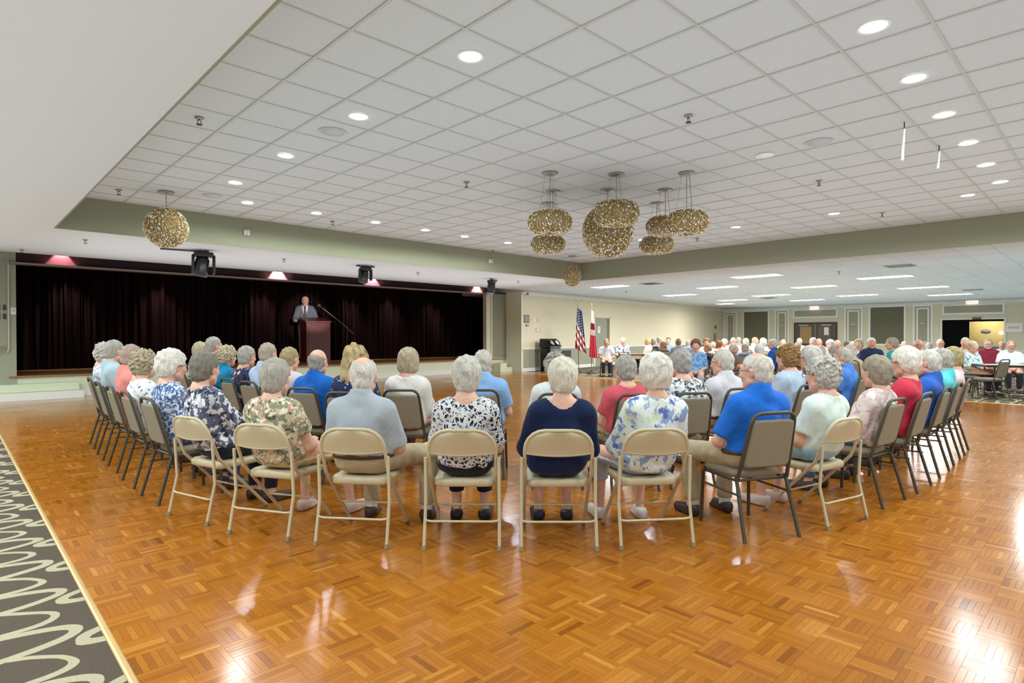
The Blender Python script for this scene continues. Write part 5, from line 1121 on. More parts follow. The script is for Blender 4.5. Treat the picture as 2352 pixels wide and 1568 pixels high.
# ------------------------------------------------------------------ who sits where (metres, degrees)
OUTER = [
 dict(x=1.62, y=9.104, az=-3, yaw=53, T=1.321, male=False, hair='curly', hc='cbc6bd', top=('e4e8ea', [('8fa6bd', 26, .5, 'blob')]), bottom='5a6270', sleeve=1.0, label='woman with grey curls and pale blue print top, farthest back in the left row', short='woman with grey curls farthest back in the left row', group='seated outer row of the ring', chair='banq', lean=(-0.019, -0.09)),
 dict(x=1.57, y=8.22, az=-2, yaw=27, T=1.369, male=True, hair='short_m', hc='ada79d', top='a9bec8', bottom='6b6a60', sleeve=0.62, label='grey haired man in pale blue grey shirt, second from the back of left row', short='man in pale blue grey shirt of the left row', group='seated outer row of the ring', chair='banq', lean=(-0.014, -0.09), collar=1),
 dict(x=1.55, y=7.4, az=0, yaw=34, T=1.325, male=True, hair='thin', hc='b39a8c', top='e08a84', bottom='c9bda0', sleeve=0.62, label='ruddy balding man in a coral pink polo shirt in the left row', short='man in the coral polo', group='seated outer row of the ring', chair='banq', lean=(-0.011, -0.055), collar=1, sk='d79a84'),
 dict(x=1.53, y=6.555, az=1, yaw=38, T=1.272, male=False, hair='curly', hc='b9ab90', top=('e8e8ea', [('7f8b96', 17, .24, 'spot'), ('4f5a6e', 21, .16, 'spot')]), bottom='50505c', sleeve=1.0, label='woman with sandy grey curls and white top with grey blossoms, left row', short='woman in the white top with grey blossoms', group='seated outer row of the ring', chair='banq', lean=(-0.024, -0.09)),
 dict(x=1.539, y=5.791, az=4, yaw=14, T=1.281, male=False, hair='puff', hc='e6e0d6', top=('d5dde8', [('5d78a8', 34, .50, 'blob'), ('33487c', 42, .32, 'blob'), ('eef0f4', 30, .15, 'spot')]), bottom='39415c', sleeve=1.3, label='white haired woman with glasses in a blue floral blouse, left row', short='white haired woman in the blue floral blouse', group='seated outer row of the ring', chair='banq', lean=(-0.017, -0.052), glasses=1, face=1),
 dict(x=1.604, y=5.029, az=16, yaw=17, T=1.286, male=False, hair='pixie', hc='7d776e', top=('b9b9c4', [('5c6078', 15, .6, 'blob'), ('2b2e40', 20, .35, 'blob'), ('e2e0e4', 22, .3, 'blob')]), bottom='1c2234', sleeve=1.5, label='woman with dark grey cropped hair and grey navy floral blouse on a folding chair', short='woman with dark grey cropped hair', group='seated outer row of the ring', chair='fold', lean=(-0.043, -0.065), elf=0.1, hem=0.52),
 dict(x=1.819, y=4.328, az=29, yaw=11, T=1.24, male=False, hair='smooth', hc='ada79d', top=('cfc3a4', [('8a8f74', 13, .6, 'blob'), ('c49a86', 22, .35, 'blob'), ('5c5648', 28, .22, 'blob'), ('e6ddc4', 26, .3, 'blob')]), bottom='c8b78f', sleeve=0.62, label='woman in olive and pink floral tee and tan trousers on a folding chair', short='woman in the olive floral tee', group='seated outer row of the ring', chair='fold', lean=(-0.024, -0.019), cuff=0.38, kneer=0.24, footr=(0.28, 0.42), shoe='c9b0a4', elf=0.03),
 dict(x=2.161, y=3.749, az=39, yaw=7, T=1.262, male=True, hair='crown', hc='d9d4cc', top='a9b2ba', bottom='b3a587', sleeve=0.95, label='balding white haired man in grey polo with brown belt and khaki trousers', short='man in the grey polo and brown belt', group='seated outer row of the ring', chair='fold', lean=(0.0, 0.0), collar=1, belt=1, waist=0.6, hem=0.575, kneer=0.36, footr=(0.34, 0.34), footl=(0.1, 0.36), socks=1),
 dict(x=2.632, y=3.212, az=45, yaw=2, T=1.264, male=False, hair='smooth', hc='cbc6bd', top=('24262f', [('cfcfd6', 42, .46, 'blob'), ('dcdce0', 30, .10, 'vein')]), bottom='171a24', sleeve=0.9, label='silver haired woman in a black and white printed top, centre folding chair', short='woman in the black and white printed top', group='seated outer row of the ring', chair='fold', lean=(0.012, 0.001), cuff=0.22, scoop=0.088, hem=0.51, shoe='16161a'),
 dict(x=3.078, y=2.765, az=46, yaw=2, T=1.255, male=False, hair='smooth', hc='ddd5c4', top='101e42', bottom='1a2a52', sleeve=1.5, label='pale blonde haired woman in a plain dark navy top, right centre folding chair', short='woman in the plain navy top', group='seated outer row of the ring', chair='fold', lean=(0.04, -0.003), cuff=0.26, scoop=0.098, fat=1.1, shoe='1c2030'),
 dict(x=3.552, y=2.368, az=53, yaw=-2, T=1.269, male=False, hair='puff', hc='e6e0d6', top=('e2e9e6', [('d3dcc0', 11, .25, 'blob'), ('8fa4d0', 12, .36, 'blob'), ('5f70b4', 17, .18, 'blob')]), bottom='b9c6dc', sleeve=1.6, label='woman with thick white hair and white blue watercolour print top, folding chair', short='woman in the watercolour print top', group='seated outer row of the ring', chair='fold', lean=(0.06, -0.021), cuff=0.3, kneel=0.2, footl=(0.2, 0.4), shoe='d4cccc'),
 dict(x=4.216, y=1.937, az=63, yaw=23, T=1.286, male=True, hair='crown', hc='ddd6cc', top='1f6cd2', bottom='b3a587', sleeve=0.85, label='balding white haired man in bright royal blue polo and khakis, front banquet chair', short='man in the bright blue polo at the front', group='seated outer row of the ring', chair='banq', lean=(0.032, -0.026), collar=1, belt=1, waist=0.6, hem=0.575, face=1, kneel=0.2, socks=1, glasses=1),
 dict(x=4.879, y=1.707, az=76, yaw=-2, T=1.238, male=False, hair='curly', hc='cbc6bd', top='dbe9e0', bottom='9fc2d6', sleeve=0.75, label='woman with short silver curls in a pale mint green tee, folding chair', short='woman in the mint green tee', group='seated outer row of the ring', chair='fold', lean=(0.013, -0.02), glasses=1, face=1, cuff=0.34, hem=0.525, shoe='cbb8b4'),
 dict(x=5.707, y=1.618, az=83, yaw=-26, T=1.231, male=False, hair='smooth', hc='9a8f7c', top=('e6d8d4', [('c4aeb0', 12, .45, 'blob')]), bottom='4a6484', sleeve=1.5, label='woman with taupe grey hair in a pale pink printed blouse', short='woman in the pale pink blouse', group='seated outer row of the ring', chair='banq', lean=(0.033, -0.08), face=1),
 dict(x=6.43, y=1.56, az=88, yaw=-13, T=1.285, male=False, hair='puff', hc='e6e0d6', top='c8384e', bottom='4a4a50', sleeve=1.5, label='woman with thick white hair and glasses in a bright red top', short='woman in the red top', group='seated outer row of the ring', chair='banq', lean=(0.02, -0.073), glasses=1, face=1),
 dict(x=7.25, y=1.555, az=90, yaw=-10, T=1.26, male=True, hair='short_m', hc='cbc6bd', top='2a5cb4', bottom='4a4c56', sleeve=0.7, label='white haired man in a blue polo between the red and turquoise tops', short='man in the blue polo next to the red top', group='seated outer row of the ring', chair='banq', lean=(0.019, -0.09), collar=1, face=1),
 dict(x=8.04, y=1.58, az=92, yaw=-19, T=1.262, male=True, hair='short_m', hc='ada79d', top='5cc4cc', bottom='70706c', sleeve=0.7, label='grey haired man in a turquoise polo shirt in the right row', short='man in the turquoise polo', group='seated outer row of the ring', chair='banq', lean=(0.021, -0.09), collar=1, face=1),
 dict(x=8.779, y=1.609, az=94, yaw=-34, T=1.267, male=False, hair='pixie', hc='a8956c', top='e8c8cc', bottom='8a8a90', sleeve=0.9, label='woman with sandy hair and pale pink top, farthest along the right row', short='woman in the pale pink top at the right end', group='seated outer row of the ring', chair='banq', lean=(0.018, -0.09), face=1),
 dict(x=2.823, y=9.677, az=-2, yaw=46, T=1.321, male=False, hair='smooth', hc='b9ab90', top='c9c4ba', bottom='55555c', sleeve=1.0, label='woman with sandy grey hair mostly hidden behind a taller man, inner row back', short='woman with sandy grey hair at the inner row back', group='seated inner row of the ring', chair='banq', lean=(0, 0)),
 dict(x=2.773, y=8.894, az=-1, yaw=19, T=1.406, male=True, hair='short_m', hc='ada79d', top='8a8f98', bottom='55555c', sleeve=0.7, label='tall man with cropped grey hair in right profile, inner row back', short='tall man with cropped grey hair of the inner row', group='seated inner row of the ring', chair='banq', lean=(0, 0), collar=1, face=1),
 dict(x=2.76, y=8.286, az=2, yaw=28, T=1.278, male=False, hair='curly', hc='c9bc9e', top='1888b8', bottom='38404c', sleeve=1.2, label='woman with blonde grey curls in a bright teal blue blouse, inner row', short='woman in the teal blue blouse', group='seated inner row of the ring', chair='banq', lean=(0, 0), collar=1),
 dict(x=2.815, y=7.751, az=5, yaw=23, T=1.284, male=False, hair='pixie', hc='ada79d', top=('d8d4dc', [('3a3a5c', 14, .70, 'blob'), ('25263e', 22, .35, 'blob')]), bottom='30344a', sleeve=0.9, label='woman with short grey hair in navy and white floral blouse, inner row', short='woman in the navy and white floral blouse', group='seated inner row of the ring', chair='banq', lean=(0, 0)),
 dict(x=2.83, y=7.117, az=10, yaw=21, T=1.332, male=True, hair='thin', hc='b5a596', top='b4cdec', bottom='50545e', sleeve=0.7, label='man with thinning cropped hair in a light blue shirt, inner row', short='man in the light blue shirt with thinning hair', group='seated inner row of the ring', chair='banq', lean=(0, 0), collar=1),
 dict(x=2.827, y=6.5, az=16, yaw=13, T=1.288, male=True, hair='short_m', hc='ab9874', top='d6cdd0', bottom='60605c', sleeve=0.8, label='sandy haired man in a pale grey pink shirt before the lectern', short='sandy haired man in the pale shirt', group='seated inner row of the ring', chair='banq', lean=(0, 0)),
 dict(x=2.871, y=5.909, az=25, yaw=7, T=1.272, male=True, hair='ring', hc='a39c92', top='1a66c4', bottom='4a4a4c', sleeve=0.8, label='bald man with grey fringe in royal blue polo, inner row', short='bald man in the royal blue polo', group='seated inner row of the ring', chair='banq', lean=(0, 0), collar=1),
 dict(x=2.929, y=5.232, az=33, yaw=6, T=1.311, male=False, hair='long', hc='c4ad7e', top=('2a3358', [('c6ccdc', 26, .24, 'spot')]), bottom='30344a', sleeve=1.0, label='woman with long wavy blonde hair in a navy print top', short='woman with long wavy blonde hair', group='seated inner row of the ring', chair='banq', lean=(0, 0)),
 dict(x=3.435, y=5.095, az=40, yaw=10, T=1.285, male=False, hair='bob', hc='b9ab90', top='e6e3de', bottom='7a5a50', sleeve=1.7, label='woman with a blonde grey bob in a loose white top', short='woman in the loose white top with a bob', group='seated inner row of the ring', chair='banq', lean=(0, 0)),
 dict(x=3.984, y=4.568, az=42, yaw=-5, T=1.267, male=True, hair='short_m', hc='c8c2b8', top='8db6e6', bottom='6a655c', sleeve=0.75, label='white haired man in a light sky blue shirt, inner row centre', short='man in the sky blue shirt', group='seated inner row of the ring', chair='banq', lean=(0, 0), collar=1),
 dict(x=4.214, y=3.794, az=47, yaw=-1, T=1.243, male=False, hair='curly', hc='ada79d', top='d4dadc', bottom='5a5f68', sleeve=1.3, label='grey haired woman in a light grey cardigan half hidden behind the navy top', short='woman in the light grey cardigan', group='seated inner row of the ring', chair='banq', lean=(0, 0)),
 dict(x=4.6, y=3.282, az=58, yaw=-3, T=1.225, male=False, hair='pixie', hc='ada79d', top='d35a68', bottom='b9a98a', sleeve=0.7, label='grey haired woman in a coral red tee, inner row', short='woman in the coral red tee', group='seated inner row of the ring', chair='banq', lean=(0, 0)),
 dict(x=5.103, y=3.007, az=60, yaw=2, T=1.279, male=False, hair='pixie', hc='a9a4a0', top=('ececec', [('3c4048', 24, .42, 'blob'), ('8f98a4', 30, .3, 'blob')]), bottom='3a3a44', sleeve=1.0, label='woman with grey hair in a white blouse with black flowers, inner row', short='woman in the white blouse with black flowers', group='seated inner row of the ring', chair='banq', lean=(0, 0)),
 dict(x=5.811, y=2.947, az=70, yaw=19, T=1.265, male=True, hair='short_m', hc='cbc6bd', top=('e4e2e6', [('b8b6c0', 34, .4, 'stripe')]), bottom='b3a587', sleeve=1.2, label='man with white hair and glasses in pale striped shirt and black belt', short='man in the pale striped shirt', group='seated inner row of the ring', chair='banq', lean=(0, 0), collar=1, belt=1, waist=0.6, hem=0.575, glasses=1, face=1),
 dict(x=6.695, y=2.647, az=80, yaw=-9, T=1.299, male=False, hair='curly', hc='9a7548', top='b4c6dc', bottom='50607c', sleeve=1.0, label='woman with curly brown hair in a pale blue top, inner row', short='woman with curly brown hair', group='seated inner row of the ring', chair='banq', lean=(0, 0), face=1),
 dict(x=7.292, y=2.623, az=86, yaw=-5, T=1.272, male=False, hair='puff', hc='cbc6bd', top='2a2f62', bottom='2a2c3c', sleeve=1.0, label='silver haired woman in a navy blue top, inner row right side', short='silver haired woman in the navy top of the inner row', group='seated inner row of the ring', chair='banq', lean=(0, 0), face=1),
 dict(x=8.669, y=2.684, az=90, yaw=2, T=1.248, male=True, hair='short_m', hc='b5ada2', top='4a7fd0', bottom='50607c', sleeve=0.7, label='grey haired man facing left in a cornflower blue polo, end of inner row', short='man in the cornflower blue polo', group='seated inner row of the ring', chair='banq', lean=(0, 0), collar=1, face=1)]
CROWD = [
 dict(x=16.634, y=12.561, az=217.1, yaw=0, T=1.32, male=True, hair='short_m', hc='8a7458', top='dadade', bottom='30343c', sleeve=0.75, label='man in a pale grey tee, facing, seated left of the second flag table', short='man in a pale grey tee, facing, seated left of the second flag table', group='seated crowd beyond the ring', chair='banq', lean=(0, 0), sk='d8a48c', face=1, collar=1),
 dict(x=18.009, y=12.83, az=227.5, yaw=-12, T=1.36, male=True, hair='thin', hc='e6e0d6', top=('e4e8ec', [('4c6080', 16, .5, 'blob')]), bottom='5a5f68', sleeve=0.75, label='white haired man in a blue and white shirt, facing, behind the table by the wall', short='white haired man in a blue and white shirt, facing, behind the table by the wall', group='seated crowd beyond the ring', chair='banq', lean=(0, 0), sk='dcae98', face=1),
 dict(x=19.788, y=13.02, az=99.2, yaw=12, T=1.32, male=False, hair='smooth', hc='d0b48a', top='e8d4cc', bottom='22232a', sleeve=1.0, label='blonde woman in a pale pink top leaning at the wall table', short='blonde woman in a pale pink top leaning at the wall table', group='seated crowd beyond the ring', chair='banq', lean=(0, 0), sk='cf9880', face=1),
 dict(x=20.69, y=13.293, az=40.7, yaw=0, T=1.28, male=False, hair='smooth', hc='8f8270', top=('e0dfe0', [('2a2a30', 6, .6, 'blob')]), bottom='2a2a30', sleeve=1.0, label='woman with brown grey hair and black white jacket, back turned, wall table', short='woman with brown grey hair and black white jacket, back turned, wall table', group='seated crowd beyond the ring', chair='banq', lean=(0, 0), sk='d8a48c'),
 dict(x=21.519, y=13.514, az=26.1, yaw=0, T=1.36, male=False, hair='pixie', hc='ada79d', top='c8ccd0', bottom='4a4a50', sleeve=1.0, label='grey haired woman, back turned, behind the wall table group', short='grey haired woman, back turned, behind the wall table group', group='seated crowd beyond the ring', chair='banq', lean=(0, 0), sk='dcae98'),
 dict(x=22.272, y=13.843, az=211.9, yaw=0, T=1.24, male=True, hair='thin', hc='cbc6bd', top='d8c8c0', bottom='50505a', sleeve=0.75, label='pale man facing, in the wall table group', short='pale man facing, in the wall table group', group='seated crowd beyond the ring', chair='banq', lean=(0, 0), sk='cf9880', face=1, collar=1),
 dict(x=19.155, y=11.882, az=43.8, yaw=0, T=1.18, male=False, hair='long', hc='7c5236', top='26201e', bottom='26201e', sleeve=1.0, label='woman with long brown hair and black top, back turned', short='woman with long brown hair and black top, back turned', group='seated crowd beyond the ring', chair='banq', lean=(0, 0), sk='d8a48c'),
 dict(x=20.335, y=12.383, az=197.3, yaw=0, T=1.36, male=True, hair='short_m', hc='6a5240', top='8fb0d0', bottom='40444c', sleeve=0.75, label='dark haired man in a light blue shirt, facing, by the cream wall', short='dark haired man in a light blue shirt, facing, by the cream wall', group='seated crowd beyond the ring', chair='banq', lean=(0, 0), sk='dcae98', face=1, collar=1),
 dict(x=17.613, y=10.343, az=38.4, yaw=0, T=1.32, male=True, hair='short_m', hc='7a5a44', top='7e7f84', bottom='40444c', sleeve=0.75, label='brown haired man in a grey shirt, back turned, by the cream wall', short='brown haired man in a grey shirt, back turned, by the cream wall', group='seated crowd beyond the ring', chair='banq', lean=(0, 0), sk='cf9880', collar=1),
 dict(x=21.854, y=12.359, az=23.5, yaw=0, T=1.24, male=True, hair='short_m', hc='ada79d', top=('5a92cc', [('8ab6e0', 14, .45, 'blob')]), bottom='40444c', sleeve=0.75, label='small grey haired man in a blue print shirt, back turned', short='small grey haired man in a blue print shirt, back turned', group='seated crowd beyond the ring', chair='banq', lean=(0, 0), sk='d8a48c'),
 dict(x=12.357, y=6.806, az=208.8, yaw=0, T=1.32, male=False, hair='puff', hc='7a4e3c', top=('5a92cc', [('8ab6e0', 14, .45, 'blob')]), bottom='b0b8c4', sleeve=1.0, label='auburn haired woman in a bright blue print top, facing', short='auburn haired woman in a bright blue print top, facing', group='seated crowd beyond the ring', chair='banq', lean=(0, 0), sk='dcae98', face=1),
 dict(x=18.207, y=9.621, az=219.9, yaw=-12, T=1.32, male=False, hair='curly', hc='8f6d4c', top='e0dcd4', bottom='50505a', sleeve=1.0, label='brown haired woman in a white top, facing, below the wooden wall plaque', short='brown haired woman in a white top, facing, below the wooden wall plaque', group='seated crowd beyond the ring', chair='banq', lean=(0, 0), sk='cf9880', face=1),
 dict(x=16.606, y=8.815, az=93.8, yaw=12, T=1.18, male=False, hair='pixie', hc='a98a64', top=('e0dfe0', [('2a2a30', 6, .6, 'blob')]), bottom='1c1c20', sleeve=1.0, label='woman with light brown hair in black and white, leaning to the left', short='woman with light brown hair in black and white, leaning to the left', group='seated crowd beyond the ring', chair='banq', lean=(0, 0), sk='d8a48c', face=1),
 dict(x=20.496, y=10.593, az=35.3, yaw=0, T=1.18, male=False, hair='pixie', hc='ada79d', top='b8bcc4', bottom='4a4a50', sleeve=1.0, label='grey haired woman low in the crowd, back turned, near the wall corner', short='grey haired woman low in the crowd, back turned, near the wall corner', group='seated crowd beyond the ring', chair='banq', lean=(0, 0), sk='dcae98'),
 dict(x=19.172, y=9.671, az=20.8, yaw=0, T=1.24, male=False, hair='curly', hc='8f6044', top='d8c4b8', bottom='4a4a50', sleeve=1.0, label='reddish brown haired woman near the wall corner, back turned', short='reddish brown haired woman near the wall corner, back turned', group='seated crowd beyond the ring', chair='banq', lean=(0, 0), sk='cf9880'),
 dict(x=21.276, y=10.53, az=206.3, yaw=0, T=1.28, male=False, hair='puff', hc='e6e0d6', top='e4d0d0', bottom='50505a', sleeve=1.0, label='white haired woman, pink faced, facing, at the wall corner', short='white haired woman, pink faced, facing, at the wall corner', group='seated crowd beyond the ring', chair='banq', lean=(0, 0), sk='d8a48c', face=1),
 dict(x=19.838, y=9.486, az=217.6, yaw=-12, T=1.36, male=True, hair='ring', hc='cbc6bd', top='c8ccd8', bottom='50505a', sleeve=0.75, label='ruddy balding man, facing, before the leftmost narrow wall panel', short='ruddy balding man, facing, before the leftmost narrow wall panel', group='seated crowd beyond the ring', chair='banq', lean=(0, 0), sk='dcae98', face=1, collar=1),
 dict(x=22.434, y=10.496, az=11.1, yaw=0, T=1.36, male=True, hair='short_m', hc='ada79d', top='9a958c', bottom='50505a', sleeve=0.75, label='grey haired man back turned before the leftmost narrow wall panel', short='grey haired man back turned before the leftmost narrow wall panel', group='seated crowd beyond the ring', chair='banq', lean=(0, 0), sk='cf9880', collar=1),
 dict(x=20.834, y=9.51, az=32.5, yaw=0, T=1.32, male=False, hair='smooth', hc='ddcfae', top='e0dcd8', bottom='50505a', sleeve=1.0, label='pale blonde woman back turned before the left dark wall panel', short='pale blonde woman back turned before the left dark wall panel', group='seated crowd beyond the ring', chair='banq', lean=(0, 0), sk='d8a48c'),
 dict(x=21.657, y=9.454, az=-62.3, yaw=-12, T=1.36, male=True, hair='thin', hc='b8a48c', top='d8d0c8', bottom='50505a', sleeve=0.75, label='sandy grey haired man before the middle of the left dark wall panel', short='sandy grey haired man before the middle of the left dark wall panel', group='seated crowd beyond the ring', chair='banq', lean=(0, 0), sk='dcae98', face=1, collar=1),
 dict(x=19.66, y=8.372, az=23.1, yaw=0, T=1.32, male=False, hair='puff', hc='e6e0d6', top='d8d8dc', bottom='50505a', sleeve=1.0, label='white haired woman back turned at right edge of left dark panel', short='white haired woman back turned at right edge of left dark panel', group='seated crowd beyond the ring', chair='banq', lean=(0, 0), sk='cf9880'),
 dict(x=15.167, y=7.182, az=-42.5, yaw=-12, T=1.2, male=True, hair='short_m', hc='cbc6bd', top='7a6a58', bottom='50505a', sleeve=0.75, label='man with white hair and tanned face in brown shirt, mid crowd', short='man with white hair and tanned face in brown shirt, mid crowd', group='seated crowd beyond the ring', chair='banq', lean=(0, 0), sk='d8a48c', face=1, collar=1),
 dict(x=15.982, y=7.287, az=10.6, yaw=0, T=1.2, male=False, hair='pixie', hc='ada79d', top='4f86c4', bottom='2a2a30', sleeve=1.0, label='grey haired woman in a mid blue top, back turned, mid crowd', short='grey haired woman in a mid blue top, back turned, mid crowd', group='seated crowd beyond the ring', chair='banq', lean=(0, 0), sk='dcae98'),
 dict(x=12.637, y=5.475, az=31.4, yaw=0, T=1.24, male=True, hair='thin', hc='d4d6da', top='e0e0e4', bottom='50505a', sleeve=0.75, label='large white haired man in white, back turned, behind the blue polo', short='large white haired man in white, back turned, behind the blue polo', group='seated crowd beyond the ring', chair='banq', lean=(0, 0), sk='cf9880', collar=1),
 dict(x=15.857, y=6.567, az=96.3, yaw=12, T=1.32, male=True, hair='short_m', hc='cbc6bd', top='2a58b0', bottom='30343c', sleeve=0.75, label='white haired man in a royal blue shirt facing left, mid crowd', short='white haired man in a royal blue shirt facing left, mid crowd', group='seated crowd beyond the ring', chair='banq', lean=(0, 0), sk='d8a48c', face=1, collar=1),
 dict(x=23.584, y=9.261, az=201.4, yaw=0, T=1.28, male=True, hair='ring', hc='d8c0b4', top='e0d4cc', bottom='50505a', sleeve=0.75, label='pink faced bald man, facing, far back left of the double doors', short='pink faced bald man, facing, far back left of the double doors', group='seated crowd beyond the ring', chair='banq', lean=(0, 0), sk='dcae98', face=1, collar=1),
 dict(x=22.706, y=8.324, az=212.2, yaw=-12, T=1.32, male=True, hair='thin', hc='e6e0d6', top='d0c8c0', bottom='50505a', sleeve=0.75, label='white haired man facing, before the left door leaf', short='white haired man facing, before the left door leaf', group='seated crowd beyond the ring', chair='banq', lean=(0, 0), sk='cf9880', face=1, collar=1),
 dict(x=18.632, y=6.877, az=6.3, yaw=0, T=1.2, male=False, hair='pixie', hc='8f8470', top='30303a', bottom='2a2a30', sleeve=1.0, label='brown grey haired woman in black, back turned, below the left door leaf', short='brown grey haired woman in black, back turned, below the left door leaf', group='seated crowd beyond the ring', chair='banq', lean=(0, 0), sk='d8a48c'),
 dict(x=17.294, y=5.972, az=207.1, yaw=0, T=1.36, male=True, hair='short_m', hc='e2d8c8', top='d4c4bc', bottom='50505a', sleeve=0.75, label='ruddy faced white haired man before the double doors, facing', short='ruddy faced white haired man before the double doors, facing', group='seated crowd beyond the ring', chair='banq', lean=(0, 0), sk='dcae98', face=1, collar=1),
 dict(x=20.894, y=7.054, az=192.6, yaw=0, T=1.32, male=True, hair='ring', hc='c8b8ac', top='c8c4c0', bottom='50505a', sleeve=0.75, label='balding man half hidden behind the ruddy man at the double doors', short='balding man half hidden behind the ruddy man at the double doors', group='seated crowd beyond the ring', chair='banq', lean=(0, 0), sk='cf9880', face=1, collar=1),
 dict(x=15.615, y=5.207, az=18.4, yaw=0, T=1.18, male=True, hair='ring', hc='d8c4b8', top='c4c8d0', bottom='50505a', sleeve=0.75, label='bald man back turned, right of the navy top in the inner row', short='bald man back turned, right of the navy top in the inner row', group='seated crowd beyond the ring', chair='banq', lean=(0, 0), sk='d8a48c', collar=1),
 dict(x=18.404, y=5.89, az=209.8, yaw=-12, T=1.28, male=False, hair='puff', hc='e6e0d6', top='e0c8c8', bottom='50505a', sleeve=1.0, label='white haired woman facing, right of the double doors', short='white haired woman facing, right of the double doors', group='seated crowd beyond the ring', chair='banq', lean=(0, 0), sk='dcae98', face=1),
 dict(x=19.388, y=6.037, az=183.3, yaw=0, T=1.28, male=True, hair='ring', hc='b89888', top='c8b4ac', bottom='50505a', sleeve=0.75, label='red faced bald man at the right edge of the double doors', short='red faced bald man at the right edge of the double doors', group='seated crowd beyond the ring', chair='banq', lean=(0, 0), sk='cf9880', face=1, collar=1),
 dict(x=16.538, y=5.27, az=25.6, yaw=0, T=1.18, male=True, hair='short_m', hc='ada79d', top='9aa4b0', bottom='50505a', sleeve=0.75, label='grey haired man back turned, left of the cornflower polo', short='grey haired man back turned, left of the cornflower polo', group='seated crowd beyond the ring', chair='banq', lean=(0, 0), sk='d8a48c', collar=1),
 dict(x=14.061, y=4.096, az=10.3, yaw=0, T=1.2, male=False, hair='long', hc='cbc6bd', top='c4b89c', bottom='50505a', sleeve=1.0, label='woman with long silver hair behind the man in the cornflower polo', short='woman with long silver hair behind the man in the cornflower polo', group='seated crowd beyond the ring', chair='banq', lean=(0, 0), sk='dcae98'),
 dict(x=26.504, y=7.892, az=16.6, yaw=0, T=1.18, male=False, hair='pixie', hc='5a4c42', top='c0c0c4', bottom='50505a', sleeve=1.0, label='small dark haired woman far back before the third narrow panel', short='small dark haired woman far back before the third narrow panel', group='seated crowd beyond the ring', chair='banq', lean=(0, 0), sk='cf9880'),
 dict(x=27.248, y=7.871, az=208.1, yaw=-12, T=1.18, male=True, hair='ring', hc='d8bcb0', top='d0ccc8', bottom='50505a', sleeve=0.75, label='small pale man far back before the third narrow panel', short='small pale man far back before the third narrow panel', group='seated crowd beyond the ring', chair='banq', lean=(0, 0), sk='d8a48c', face=1, collar=1),
 dict(x=17.465, y=4.92, az=181.7, yaw=0, T=1.32, male=False, hair='bob', hc='b9ab90', top=('e0dfe0', [('2a2a30', 6, .6, 'blob')]), bottom='2a2a30', sleeve=1.0, label='woman with blonde grey bob in a black and white jacket, facing', short='woman with blonde grey bob in a black and white jacket, facing', group='seated crowd beyond the ring', chair='banq', lean=(0, 0), sk='dcae98', face=1),
 dict(x=16.403, y=4.313, az=202.8, yaw=0, T=1.36, male=True, hair='short_m', hc='e6e0d6', top='2c3658', bottom='50505a', sleeve=0.75, label='white haired man in a dark navy shirt before the right dark panel', short='white haired man in a dark navy shirt before the right dark panel', group='seated crowd beyond the ring', chair='banq', lean=(0, 0), sk='cf9880', face=1, collar=1),
 dict(x=15.125, y=3.655, az=87.4, yaw=12, T=1.36, male=False, hair='smooth', hc='a39a88', top='2f9aa0', bottom='50505a', sleeve=1.0, label='grey haired woman in a teal top in left profile', short='grey haired woman in a teal top in left profile', group='seated crowd beyond the ring', chair='banq', lean=(0, 0), sk='d8a48c', face=1),
 dict(x=28.088, y=6.242, az=192.5, yaw=0, T=1.18, male=True, hair='thin', hc='cbc6bd', top='d8c8c4', bottom='50505a', sleeve=0.75, label='small pale man far back between the teal top and the bald man', short='small pale man far back between the teal top and the bald man', group='seated crowd beyond the ring', chair='banq', lean=(0, 0), sk='dcae98', face=1, collar=1),
 dict(x=16.623, y=3.383, az=203.5, yaw=-12, T=1.32, male=True, hair='ring', hc='d0c4b8', top='e8e8ec', bottom='50505a', sleeve=0.75, label='bald man with glasses in a white shirt, facing, before the fourth narrow panel', short='bald man with glasses in a white shirt, facing, before the fourth narrow panel', group='seated crowd beyond the ring', chair='banq', lean=(0, 0), sk='cf9880', face=1, glasses=1, collar=1),
 dict(x=23.649, y=4.523, az=-3.1, yaw=0, T=1.18, male=True, hair='short_m', hc='b8aca4', top='e4d4d4', bottom='50505a', sleeve=0.75, label='grey haired man low behind the blue polo, back turned', short='grey haired man low behind the blue polo, back turned', group='seated crowd beyond the ring', chair='banq', lean=(0, 0), sk='d8a48c', collar=1),
 dict(x=19.836, y=3.537, az=198.1, yaw=0, T=1.32, male=True, hair='ring', hc='cbc6bd', top='e4dcd8', bottom='50505a', sleeve=0.75, label='pale bald man with glasses left of the black shutter', short='pale bald man with glasses left of the black shutter', group='seated crowd beyond the ring', chair='banq', lean=(0, 0), sk='dcae98', face=1, glasses=1, collar=1),
 dict(x=18.762, y=2.838, az=182.6, yaw=0, T=1.36, male=True, hair='short_m', hc='cbc6bd', top='c9bfa4', bottom='50505a', sleeve=0.75, label='grey haired man in a beige shirt before the lit opening', short='grey haired man in a beige shirt before the lit opening', group='seated crowd beyond the ring', chair='banq', lean=(0, 0), sk='cf9880', face=1, collar=1),
 dict(x=17.579, y=2.459, az=243.1, yaw=0, T=1.28, male=False, hair='pixie', hc='c4b090', top=('9fc0c4', [('e2e8e4', 9, .5, 'stripe'), ('5d7f88', 18, .3, 'blob')]), bottom='1c2030', sleeve=1.0, label='fair haired woman in a teal plaid shirt, arms folded, at the right table', short='fair haired woman in a teal plaid shirt, arms folded, at the right table', group='seated crowd beyond the ring', chair='banq', lean=(0, 0), sk='d8a48c', face=1),
